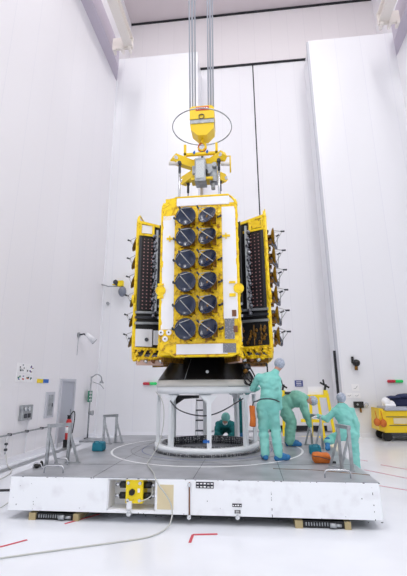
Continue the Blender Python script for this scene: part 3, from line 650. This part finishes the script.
        f.bar(P(.36,2.74,.01),P(.36,3.0,.01),.05); f.bar(P(.10,2.74,.01),P(.10,3.04,.01),.03)
        f.build('top_frame','mliy',root)
        if s > 0: slab(.12,.34,2.78,2.97,.0,.006).build('radiator_panel','radiator',root)
        else: slab(.12,.40,2.78,2.97,0,.02).build('foil_block','mli',root)
        # solar array, folded in layers
        slab(.09,.38,1.02,2.62,.06,.075).build('solar_panel','dots',root)
        slab(.09,.38,1.02,2.66,.0,.055).build('solar_panel_stack','black',root)
        slab(.09,.14,1.0,2.68,.076,.085).build('panel_edge','dsteel',root)
        c = MB()
        for k in range(24):
            z = .9+k*.078; c.ell(P(.42+.02*math.sin(k*2.1),z,.07+.02*math.cos(k*3)),(.05+.012*math.sin(k),.045,.045),nu=8,nv=6)
        c.build('silver_harness','foil',root)
        MB().bar(P(.46,1.0,.08),P(.46,2.85,.08),.05,.05).build('hinge_tube','steel',root)
        for z in (1.25,2.1): MB().cyl(P(.40,z,.07),P(.40,z,.17),.045,.02,n=12).build('hinge','foil',root)
        slab(.52,.82,.85,2.9,.03,.05).build('dark_blanket','black',root)
        # lower bars
        for k,z in enumerate((.97,.86,.74)): MB().bar(P(.06,z,.05),P(.80,z+.02,.05),.05,.05).build('cross_bar',('steel' if k!=1 else 'dsteel'),root)
        slab(.07,.8,.62,.99,.005,.02).build('dark_blanket','black',root)
        if s > 0:
            slab(.08,.40,.26,.62,.0,.05).build('white_unit','radiator',root); slab(.42,.78,.3,.6,0,.04).build('white_unit','white',root)
            MB().cyl(P(.30,.40,.05),P(.30,.40,.08),.04,n=12).build('port','dsteel',root)
            slab(.12,.62,-.12,-.02,-.02,.05).build('copper_shield','copper',root)
        else:
            slab(.07,.8,.24,.62,.0,.03).build('equipment_bay','black',root)
            m = MB(); random.seed(11)
            for k in range(22): y=random.uniform(.12,.6); z=random.uniform(.28,.6); m.ell(P(y,z,.04),(.025,.03,.035+.02*random.random()),nu=8,nv=6)
            m.build('gold_fittings','mlid',root)
            for y in (.22,.36): MB().bar(P(y,.26,.05),P(y,.66,.05),.02).build('bay_strut','mlid',root)
        m = MB()
        m.bar(P(.03,.22,.02),P(.80,.20,.02),.07,.05); m.bar(P(.03,.02,.02),P(.80,.02,.02),.07,.06)
        for k in range(5): m.bar(P(.06+.15*k,.03,.03),P(.15+.15*k,.21,.03),.04)
        random.seed(31+s)
        for k in range(24): y=random.uniform(.04,.75); m.ell(P(y,random.uniform(-.03,.22),.03),(.04,.045,.03),nu=7,nv=5)
        m.build('lower_truss','mli',root)
        for k in range(3): MB().cyl(P(.25+.14*k,-.03,.02),P(.33+.14*k,-.05,.06),.035,.04,n=10).build('pipe_joint',('lsteel' if k!=1 else 'brown'),root)
        slab(.10,.7,-.1,-.01,-.05,.0).build('under_foil','mlid',root)
    MB().cyl((-.62,.14,-.02),(-.62,.14,-.17),.018,n=10).build('thruster_rod','dsteel',root)
    return root
sat = make_satellite()
s2 = copy_tree(sat); s3 = copy_tree(sat)
bpy.context.view_layer.update()
for o in list(s2.children):                      # on the left satellite the near dishes are gimballed straight out
    if o.name.startswith('reflector') and o.location.x > 0: o.rotation_euler = (0,0,math.radians(34))
for q in (sat, s2):
    for o in list(q.children):
        if o.name.startswith('thruster_rod'): bpy.data.objects.remove(o)
sat.location = (-.92, 7.45, 2.36); sat['label'] = 'middle satellite facing the camera with twelve dark round dishes'
s2.location = (-2.42, 8.9, 2.36); s2.rotation_euler = (0,0,-PI/2); s2['label'] = 'left satellite seen side on with its dishes pointing left'
s3.location = (.47, 8.9, 2.36); s3.rotation_euler = (0,0,PI/2); s3['label'] = 'right satellite seen side on with its dishes pointing right'

# ================================================================= CRANE HOOK AND SPREADER
hx, hy = -1.01, 8.9
hb = thing('crane_hook', (hx,hy,7.7), 'yellow crane hook block hanging on wire ropes inside a thin round guard', 'crane hook')
MB().prism([(hx-.30,0,8.42),(hx+.33,0,8.42),(hx+.33,0,8.74),(hx+.27,0,8.80),(hx-.24,0,8.80),(hx-.30,0,8.74)],(0,hy-.20,0),(0,hy+.20,0)).build('sheave_housing','yellow2',hb)
MB().prism([(hx-.29,0,8.28),(hx+.33,0,8.28),(hx+.33,0,8.37),(hx+.1,0,8.34),(hx+.02,0,8.42),(hx-.06,0,8.34),(hx-.29,0,8.38)],(0,hy-.21,0),(0,hy+.21,0)).box(hx-.29,hx+.33,hy-.18,hy+.18,8.30,8.45).build('sheave','steel',hb)
MB().prism([(hx-.29,0,8.29),(hx+.33,0,8.29),(hx+.31,0,8.12),(hx+.14,0,7.94),(hx-.10,0,7.94),(hx-.27,0,8.12)],(0,hy-.19,0),(0,hy+.19,0)).build('lower_housing','yellow2',hb)
l = B(hx-.14,hx+.20,hy-.212,hy-.20,8.66,8.77).build('load_label','red',hb)
for k in range(5): B(hx-.11+k*.06,hx-.075+k*.06,hy-.216,hy-.212,8.69,8.74).build('label_lettering','paper',l)
MB().lathe([(.06,-.01),(.075,-.01),(.075,.01),(.06,.01)],(0,0,0),24,closed=True).xform(Matrix.Translation((hx+.01,hy-.215,8.47)) @ Matrix.Rotation(PI/2,4,'X')).build('pin_ring','dsteel',hb)
MB().lathe([(.755,-.012),(.775,-.012),(.775,.012),(.755,.012)],(hx,hy,8.28),72,closed=True).build('guard_hoop','steel',hb)
MB().tube([(hx,hy,7.96),(hx,hy,7.86),(hx+.08,hy,7.78),(hx+.09,hy,7.68),(hx,hy,7.60),(hx-.09,hy,7.66),(hx-.10,hy,7.72)],[.035,.035,.035,.035,.035,.028,.012],n=10,smooth_path=0).build('hook','yellow2',hb)
MB().tube([(hx+.10*math.cos(t*PI/8),hy,7.70+.13*math.sin(t*PI/8)) for t in range(16)],.02,n=8,closed=True).build('shackle','orange',hb)
for i,(x0,x1,lab) in enumerate(((-1.29,-1.42,'left outer'),(-1.22,-1.28,'left inner'),(-.81,-.79,'right inner'),(-.74,-.70,'right outer'))):
    r = MB()
    for d_ in (-.02,.02): r.cyl((x0+d_,hy+(.1 if d_>0 else -.1),8.72),(x1+d_*1.3,hy+(.12 if d_>0 else -.12),ZC-.01),.021,n=8)
    tag(r.build('wire_rope','ropegrey'), lab+' one of the grey wire ropes holding the yellow hook block', 'wire rope', 'wire ropes above the hook')
sp = thing('lifting_spreader', (hx,hy,6.6), 'yellow four armed spreader beam with grey control box under the hook', 'spreader beam')
zs = 7.13
for ex,ey in ((-.62,-.50),(.55,-.50),(-.58,.62),(.50,.62)):
    a = Vector((hx,hy,zs)); b = Vector((hx+ex,hy+ey,zs-.02)); 
    d_ = (b-a).normalized(); n_ = Vector((-d_.y,d_.x,0))
    p = [a+Vector((0,0,-.14)), a+d_*.35+Vector((0,0,-.13)), b+Vector((0,0,-.12)), b+d_*.08+Vector((0,0,-.02)), b+Vector((0,0,.12)), a+d_*.35+Vector((0,0,.08)), a+Vector((0,0,.10))]
    arm = MB().prism(p, n_*-.075, n_*.075).build('arm','yellow2',sp)
    MB().cyl(b+n_*.09,b-n_*.09,.05,n=14).build('end_pin','lsteel',arm)
MB().box(hx-.2,hx+.2,hy-.2,hy+.2,zs-.10,zs+.14,bev=.02).build('hub','yellow2',sp)
MB().box(hx-.42,hx+.42,hy-.36,hy-.28,7.28,7.34).build('cross_rail','yellow2',sp)
for x in (hx-.42,hx+.36): B(x,x+.06,hy-.36,hy-.28,7.1,7.58).build('upright','yellow2',sp)
MB().tube([(hx,hy,7.60),(hx,hy,7.2)],.03,n=8).build('lifting_eye','dsteel',sp)
for x in (hx-.16,hx+.16): MB().cyl((x,hy-.38,7.32),(x,hy-.26,7.36),.03,n=8).cyl((x,hy-.3,7.3),(x,hy-.3,7.42),.02,n=8).build('blue_bolt','bluesign',sp)
cbx = MB().box(hx-.12,hx+.14,hy-.56,hy-.22,6.44,7.06,bev=.01).build('control_box','steel',sp)
B(hx-.09,hx+.11,hy-.57,hy-.56,6.52,6.98).build('cover_plate','lsteel',cbx)
MB().box(hx-.2,hx-.12,hy-.4,hy-.3,6.75,6.95).build('side_lug','steel',sp)
m = MB().box(hx+.14,hx+.38,hy-.4,hy-.15,6.75,6.98).box(hx+.22,hx+.40,hy-.42,hy-.2,6.5,6.80).cyl((hx+.2,hy-.5,6.75),(hx+.2,hy-.3,6.75),.08,n=14).cyl((hx+.3,hy-.35,6.32),(hx+.3,hy-.35,6.52),.05,n=10).cyl((hx+.34,hy-.5,6.9),(hx+.34,hy-.3,6.9),.06,n=12)
m.build('winch_gear','steel',sp); MB().cyl((hx+.13,hy-.52,6.72),(hx+.13,hy-.48,6.72),.06,n=14).build('motor_end','black',sp)
B(hx-.22,hx+.30,hy-.50,hy-.2,6.52,6.58).build('lower_tray','yellow2',sp)
MB().tube([(hx+.56,hy-.45,7.12),(hx+.72,hy-.45,7.12),(hx+.72,hy-.45,6.68)],.02,n=6).tube([(hx+.56,hy-.45,6.9),(hx+.72,hy-.45,6.9)],.02,n=6).build('cable_bracket','yellow2',sp)
MB().tube([(hx-.75,hy-.5,7.0),(hx-.5,hy-.5,6.98)],.05,n=10).build('cylinder','cream',sp); MB().tube([(hx+.5,hy-.5,6.9),(hx+.7,hy-.5,6.88)],.05,n=10).build('cylinder','cream',sp)
for i,(x,y,w,lab) in enumerate(((-1.50,8.40,.028,'front left'),(-.56,8.40,.026,'front right'),(-1.45,9.42,.02,'rear left'),(-.60,9.42,.02,'rear right'),(-1.03,8.9,.04,'pale central'))):
    t = thing('sling_rod', (x,y,5.53), lab+' sling rod between spreader beam and satellites', 'sling rod', 'sling rods under the spreader beam')
    MB().cyl((x,y,5.53),(x,y,6.85 if i<4 else 6.55),w,n=10).build('rod','lsteel' if i!=4 else 'cream',t)
    if i < 4:
        MB().cyl((x,y-.05,6.98),(x,y+.05,6.98),.045,n=10).cyl((x,y,6.72),(x,y,6.98),.032,n=8).build('turnbuckle','dsteel',t)

# ================================================================= STEP LADDER BEHIND THE STAND
t = thing('step_ladder', (-1.25,10.75,ZP), 'small step ladder with dark treads seen through the stand', 'ladder')
for x in (-1.42,-1.12): MB().bar((x,10.62,ZP),(x,10.9,ZP+1.1),.04).bar((x,11.08,ZP),(x,10.9,ZP+1.1),.03).build('rail','standw',t)
for k in range(4): B(-1.42,-1.12,10.6+.06*k,10.74+.06*k,ZP+.16+.24*k,ZP+.19+.24*k).build('tread','dsteel',t)

# ================================================================= PEOPLE
def V(*a): return Vector(a)
def capsule(m, a, b, ra, rb, n=14):
    a, b = Vector(a), Vector(b)
    m.cyl(a, b, ra, rb, n=n); m.ell(a,(ra,ra,ra),nu=n,nv=8); m.ell(b,(rb,rb,rb),nu=n,nv=8)
def chain(m, pts, rs):
    for i in range(len(pts)-1): capsule(m, pts[i], pts[i+1], rs[i], rs[i+1])
def hand(m, wrist, d, palm_n, side, k=1.0, curl=.5, sc=1.0):
    """wrist point, pointing direction d, palm normal; side +1/-1 gives the thumb side"""
    d = Vector(d).normalized(); pn = Vector(palm_n); pn = (pn - d*pn.dot(d)).normalized(); t = d.cross(pn)*side
    R_ = Matrix((t, d, -pn)).transposed().to_3x3()
    pc = wrist + d*.045
    m.ell(pc, (.042*sc,.055*sc,.018*sc), rot=R_, nu=12, nv=8)
    m.ell(wrist, (.027,.03,.022), rot=R_, nu=10, nv=6)
    for i,(off,L) in enumerate(((.030,.072),(.010,.080),(-.010,.074),(-.029,.058))):
        b = pc + d*.040 + t*off; ang = curl
        pts = [b-d*.02]; q = b; dd = d
        for j,f in enumerate((.45,.32,.23)):
            dd = (d*math.cos(ang*(j+.4)) + pn*math.sin(ang*(j+.4))); q = q + dd*L*f; pts.append(q)
        m.tube(pts,[.0105*sc,.0095*sc,.0088*sc,.0070*sc],n=8)
    b = pc - d*.02 + t*.03
    m.tube([b, b+t*.028+d*.022+pn*.008, b+t*.038+d*.05+pn*.018, b+t*.040+d*.070+pn*.026],[.014,.012,.010,.0075],n=8)
def person(label, J, face, cloth='teal', cap='hairnet', fat=1., mask=False, hood=False, glv='glove', shoe=None):
    """J: joints in world metres"""
    g = lambda k: Vector(J[k])
    root = thing('person', (J['base']), label, 'person')
    fwd = Vector(face).normalized()
    # ---- body (skin), one continuous surface
    b = MB()
    hc = g('head'); nk = g('neck'); upv = (hc-nk).normalized(); rt = fwd.cross(upv).normalized(); f2 = upv.cross(rt).normalized()
    if f2.dot(fwd) < 0: f2 = -f2
    R_ = Matrix((rt, f2, upv)).transposed().to_3x3()
    def hp(x,y,z): return hc + R_ @ Vector((x,y,z))
    b.ell(hc,(.074,.092,.112),rot=R_,nu=24,nv=16,fn=lambda u,p: Vector((p.x*(1-.22*max(0,-u.z)),p.y*(1-.12*max(0,-u.z))+.010*max(0,-u.z),p.z)))
    b.ell(hp(0,.075,-.062),(.034,.03,.03),rot=R_)                      # chin
    b.prism([hp(-.012,.085,-.02),hp(.012,.085,-.02),hp(.014,.112,-.022),hp(0,.118,-.018),hp(-.014,.112,-.022)],R_@V(0,0,0),R_@V(0,-.012,.05))
    b.ell(hp(0,.098,-.012),(.013,.018,.014),rot=R_,nu=10,nv=8)
    for s in (-1,1): b.ell(hp(s*.077,-.002,-.005),(.010,.020,.032),rot=R_,nu=10,nv=8)
    b.ell(hp(0,.086,-.048),(.026,.010,.007),rot=R_,nu=10,nv=6)
    capsule(b, nk-upv*.04, hc-upv*.06, .055,.052)
    ch = g('chest'); pv = g('pelvis')
    capsule(b, pv, ch, .085,.09)
    for s in 'lr':
        capsule(b, ch, g(s+'sh'), .07,.05)
        chain(b, [g(s+'sh'),g(s+'el'),g(s+'wr')],[.045,.036,.026]); chain(b, [pv,g(s+'hip'),g(s+'kn'),g(s+'an')],[.09,.085,.055,.038])
        chain(b, [g(s+'an'), g(s+'to')],[.036,.03])
    capsule(b, ch, nk, .07,.053)
    b.build('body','skin',root,remesh=.012,smooth=3)
    e = MB()
    for s in (-1,1): e.ell(hp(s*.030,.080,.012),(.010,.008,.006),rot=R_,nu=8,nv=6)
    e.build('eyes','eye',root)
    if mask:
        MB().ell(hp(0,.055,-.045),(.062,.058,.052),rot=R_,nu=16,nv=10).build('face_mask','mask',root)
    # ---- hair net / hood
    rr = (.094,.110,.105) if not hood else (.108,.118,.125)
    MB().ell(hp(0,-.022 if not hood else -.045,.032),rr,rot=R_,nu=28,nv=18,fn=lambda u,p: p*(1+.03*math.sin(9*math.atan2(u.y,u.x))*(1-abs(u.z)))).build('hood' if hood else 'hair_net',cap,root)
    # ---- coverall
    ft = fat; c = MB(); axis = (ch-pv).normalized(); shv = (g('rsh')-g('lsh')).normalized(); fr_ = axis.cross(shv).normalized()
    RT = Matrix((shv, -fr_, axis)).transposed().to_3x3()
    L = (ch-pv).length
    c.ell(pv+axis*.0,(.185*ft,.145*ft,.15),rot=RT,nu=20,nv=14); c.ell(pv+axis*L*.45,(.165*ft,.13*ft,.20),rot=RT,nu=20,nv=14)
    c.ell(ch-axis*.02,(.205*ft,.145*ft,.20),rot=RT,nu=20,nv=14); c.ell(ch+axis*.12,(.15,.10,.09),rot=RT,nu=20,nv=14)
    capsule(c, ch+axis*.08, nk, .09,.072)
    for s in 'lr':
        hip,kn,an = g(s+'hip'),g(s+'kn'),g(s+'an')
        chain(c,[ch+axis*.07,g(s+'sh')],[.09,.082]); chain(c,[g(s+'sh'),g(s+'el'),g(s+'wr')],[.080*ft,.066*ft,.048])
        chain(c,[hip,kn,an],[.125*ft,.096*ft,.078*ft]); capsule(c,pv,hip,.13,.12)
    c.build('coverall',cloth,root,remesh=.014,smooth=4,disp=.014)
    # belt fold
    # ---- shoe covers
    for s in 'lr':
        an,to = g(s+'an'),g(s+'to'); d = (to-an)
        m = MB(); capsule(m, an+V(0,0,.02), an-d*.05, .062,.060); heel = Vector((an.x,an.y,to.z))-Vector((d.x,d.y,0))*.25
        capsule(m, heel, to, .050,.048); capsule(m, an, to, .055,.042); m.ell(to,(.056,.056,.05))
        m.build('shoe_cover',shoe or 'bootie',root,remesh=.012,smooth=2,disp=.01)
        m = MB(); el,wr = g(s+'el'),g(s+'wr'); hd = J.get(s+'hd'); hd = Vector(hd) if hd is not None else (wr-el)
        pn = Vector(J.get(s+'pn',(0,1,0)))
        m.cyl(wr-(wr-el).normalized()*.03, wr+hd.normalized()*.01,.034,.030,n=12)
        hand(m, wr, hd, pn, 1 if s=='r' else -1, curl=J.get(s+'curl',.45))
        m.build('glove',glv,root)
    return root
# standing worker, back to the camera, leaning slightly to the left
x,y = .27,7.70; z=ZP
p1 = person('worker in teal coverall and grey hair net standing, back turned, right of the cone',
 dict(base=(x,y,z),pelvis=(x+.03,y,z+.93),chest=(x+.09,y+.04,z+1.30),neck=(x+.20,y+.08,z+1.50),head=(x+.275,y+.13,z+1.615),
  lsh=(x-.11,y+.06,z+1.40),lel=(x-.24,y+.20,z+1.20),lwr=(x-.14,y+.42,z+1.20),lhd=(-.1,1,.3),lpn=(0,0,-1),
  rsh=(x+.22,y+.04,z+1.36),rel=(x+.235,y+.02,z+1.09),rwr=(x+.235,y+.06,z+.86),rhd=(.0,.1,-1),rpn=(-1,0,0),
  lhip=(x-.07,y,z+.88),lkn=(x-.07,y+.05,z+.48),lan=(x-.06,y-.03,z+.10),lto=(x-.09,y+.13,z+.045),
  rhip=(x+.10,y,z+.88),rkn=(x+.145,y+.04,z+.48),ran=(x+.17,y-.08,z+.10),rto=(x+.32,y-.02,z+.045)),
 (.45,.9,-.15),fat=.95)
MB().tube([(x-.17,y-.08,z+.98),(x-.11,y-.155,z+1.02),(x+.03,y-.17,z+1.03),(x+.15,y-.14,z+1.01),(x+.23,y-.02,z+.97)],.012,n=8,smooth_path=2).build('belt','dsteel',p1)
t = thing('belt_pouch', (x-.2,y-.12,z+.62), 'orange tool pouch hanging at the hip of the standing worker', 'pouch')
softbox(x-.31,x-.20,y-.16,y-.06,z+.55,z+.92,.03,6,.02).build('body','orange',t)
MB().tube([(x-.25,y-.11,z+.9),(x-.23,y-.12,z+.97),(x-.14,y-.13,z+1.0)],.012,n=6).build('strap','dsteel',t)
# bending worker
x,y = .81,9.5
person('worker in sage green coverall bending forward over the deck edge, face to the right',
 dict(base=(x,y,z),pelvis=(x-.14,y,z+.84),chest=(x+.20,y-.04,z+.97),neck=(x+.40,y-.04,z+.99),head=(x+.51,y-.05,z+.93),
  lsh=(x+.29,y+.13,z+.96),lel=(x+.37,y+.15,z+.70),lwr=(x+.44,y+.10,z+.42),lhd=(.3,0,-1),lpn=(-1,0,-.3),
  rsh=(x+.29,y-.20,z+.95),rel=(x+.34,y-.25,z+.70),rwr=(x+.42,y-.2,z+.42),rhd=(.3,.05,-1),rpn=(-1,0,-.3),
  lhip=(x-.11,y+.10,z+.80),lkn=(x+.06,y+.12,z+.48),lan=(x-.02,y+.12,z+.10),lto=(x+.16,y+.12,z+.045),
  rhip=(x-.12,y-.10,z+.80),rkn=(x+.04,y-.10,z+.48),ran=(x-.02,y-.12,z+.10),rto=(x+.18,y-.13,z+.045)),
 (.75,-.25,-.62),cloth='tealdk',fat=1.27)
t = thing('waist_pack', (x+.02,y-.02,z+1.05), 'small dark pack on the back of the bending worker', 'pack')
softbox(x-.06,x+.14,y-.08,y+.04,z+1.06,z+1.12,.015,8,.006).build('body','dsteel',t)
# small worker standing on the floor at the right, knee on the deck
x,y,zf = 1.95,9.0,0
person('worker in teal coverall standing at the right platform edge, hand on the trestle',
 dict(base=(x,y,0),pelvis=(x-.02,y,.90),chest=(x-.06,y+.02,1.24),neck=(x-.08,y+.03,1.42),head=(x-.08,y+.05,1.535),
  lsh=(x-.24,y+.03,1.30),lel=(x-.40,y+.05,1.14),lwr=(x-.57,y+.08,1.20),lhd=(-1,.1,-.15),lpn=(0,0,-1),lcurl=.7,
  rsh=(x+.10,y,1.30),rel=(x+.17,y-.03,1.05),rwr=(x+.16,y-.02,.82),rhd=(0,.0,-1),rpn=(-1,0,0),
  lhip=(x-.13,y,.84),lkn=(x-.33,y+.20,.73),lan=(x-.45,y-.10,.74),lto=(x-.47,y-.16,.61),
  rhip=(x+.08,y,.84),rkn=(x+.09,y+.03,.45),ran=(x+.09,y-.02,.10),rto=(x+.12,y+.14,.045)),
 (-.25,1,-.1),fat=.92)
# worker standing behind the stand
x,y = -.29,10.85
person('worker in dark teal trousers standing behind the stand, head hidden by the cone',
 dict(base=(x,y,z),pelvis=(x,y,z+.92),chest=(x,y-.02,z+1.28),neck=(x,y-.03,z+1.48),head=(x,y-.05,z+1.60),
  lsh=(x+.18,y-.02,z+1.38),lel=(x+.25,y-.1,z+1.12),lwr=(x+.15,y-.3,z+1.05),rsh=(x-.18,y-.02,z+1.38),rel=(x-.25,y-.1,z+1.12),rwr=(x-.15,y-.3,z+1.05),
  lhip=(x+.05,y,z+.88),lkn=(x+.04,y-.03,z+.48),lan=(x+.04,y,z+.10),lto=(x+.05,y-.15,z+.045),
  rhip=(x-.05,y,z+.88),rkn=(x-.04,y-.03,z+.48),ran=(x-.04,y,z+.10),rto=(x-.05,y-.15,z+.045)),
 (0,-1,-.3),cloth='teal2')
# worker crouched behind the stand
x,y = -.66,10.50
person('worker in dark teal with light hood crouching behind the stand, face down',
 dict(base=(x,y,z),pelvis=(x,y+.30,z+.26),chest=(x,y+.05,z+.32),neck=(x+.01,y-.12,z+.40),head=(x+.02,y-.22,z+.46),
  lsh=(x+.17,y-.02,z+.34),lel=(x+.20,y-.16,z+.14),lwr=(x+.08,y-.3,z+.07),lhd=(-.3,-1,0),lpn=(0,0,-1),
  rsh=(x-.17,y-.02,z+.34),rel=(x-.20,y-.16,z+.14),rwr=(x-.08,y-.3,z+.07),rhd=(.3,-1,0),rpn=(0,0,-1),
  lhip=(x+.10,y+.30,z+.22),lkn=(x+.18,y+.0,z+.10),lan=(x+.16,y+.40,z+.08),lto=(x+.16,y+.52,z+.05),
  rhip=(x-.10,y+.30,z+.22),rkn=(x-.18,y+.0,z+.10),ran=(x-.16,y+.40,z+.08),rto=(x-.16,y+.52,z+.05)),
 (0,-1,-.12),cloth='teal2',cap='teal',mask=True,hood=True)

# ================================================================= LIGHT
def area(name, loc, size, power, rot=(0,0,0), col=(1,1,1)):
    l = bpy.data.lights.new(name,'AREA'); l.shape='RECTANGLE'; l.size, l.size_y = size; l.energy = power; l.color = col
    o = bpy.data.objects.new(name,l); o.location = loc; o.rotation_euler = rot; COL.objects.link(o); return o
for y, pw in ((-3,330),(2,270),(7,170),(12.5,60)):
    for x in ((-4.2,5.2) if y < 10 else (-2.0,3.4)):
        area('ceiling_light', (x,y,ZC-.05), (1.6,1.6), pw, (0,0,0), (1,.99,.985))
w = bpy.data.worlds.new('hall'); sc.world = w; w.use_nodes = True
w.node_tree.nodes['Background'].inputs[0].default_value = (.97,.985,1,1); w.node_tree.nodes['Background'].inputs[1].default_value = .82

# ================================================================= CAMERA
cd = bpy.data.cameras.new('camera'); cam = bpy.data.objects.new('camera', cd); COL.objects.link(cam); sc.camera = cam
f_px, y0 = 399.0, 274.0
cd.sensor_fit = 'VERTICAL'; cd.sensor_height = 36; cd.lens = f_px/576*36
cd.shift_y = (y0-288)/576
cd.clip_start = .1; cd.clip_end = 200
P_, Y_, Rr = math.radians(15.7), math.radians(6.4), math.radians(.37)
fw = Vector((-math.sin(Y_)*math.cos(P_), math.cos(Y_)*math.cos(P_), math.sin(P_))); r_ = Vector((math.cos(Y_),math.sin(Y_),0)); u_ = r_.cross(fw)
r2 = r_*math.cos(Rr)-u_*math.sin(Rr); u2 = u_*math.cos(Rr)+r_*math.sin(Rr)
cam.matrix_world = Matrix.Translation((0,0,1.82)) @ Matrix((r2,u2,-fw)).transposed().to_4x4()

vs = sc.view_settings; vs.view_transform = 'Standard'; vs.look = 'None'; vs.gamma = 1; vs.use_curve_mapping = False; vs.exposure = 0.36
sc.cycles.max_bounces = 8; sc.cycles.diffuse_bounces = 6
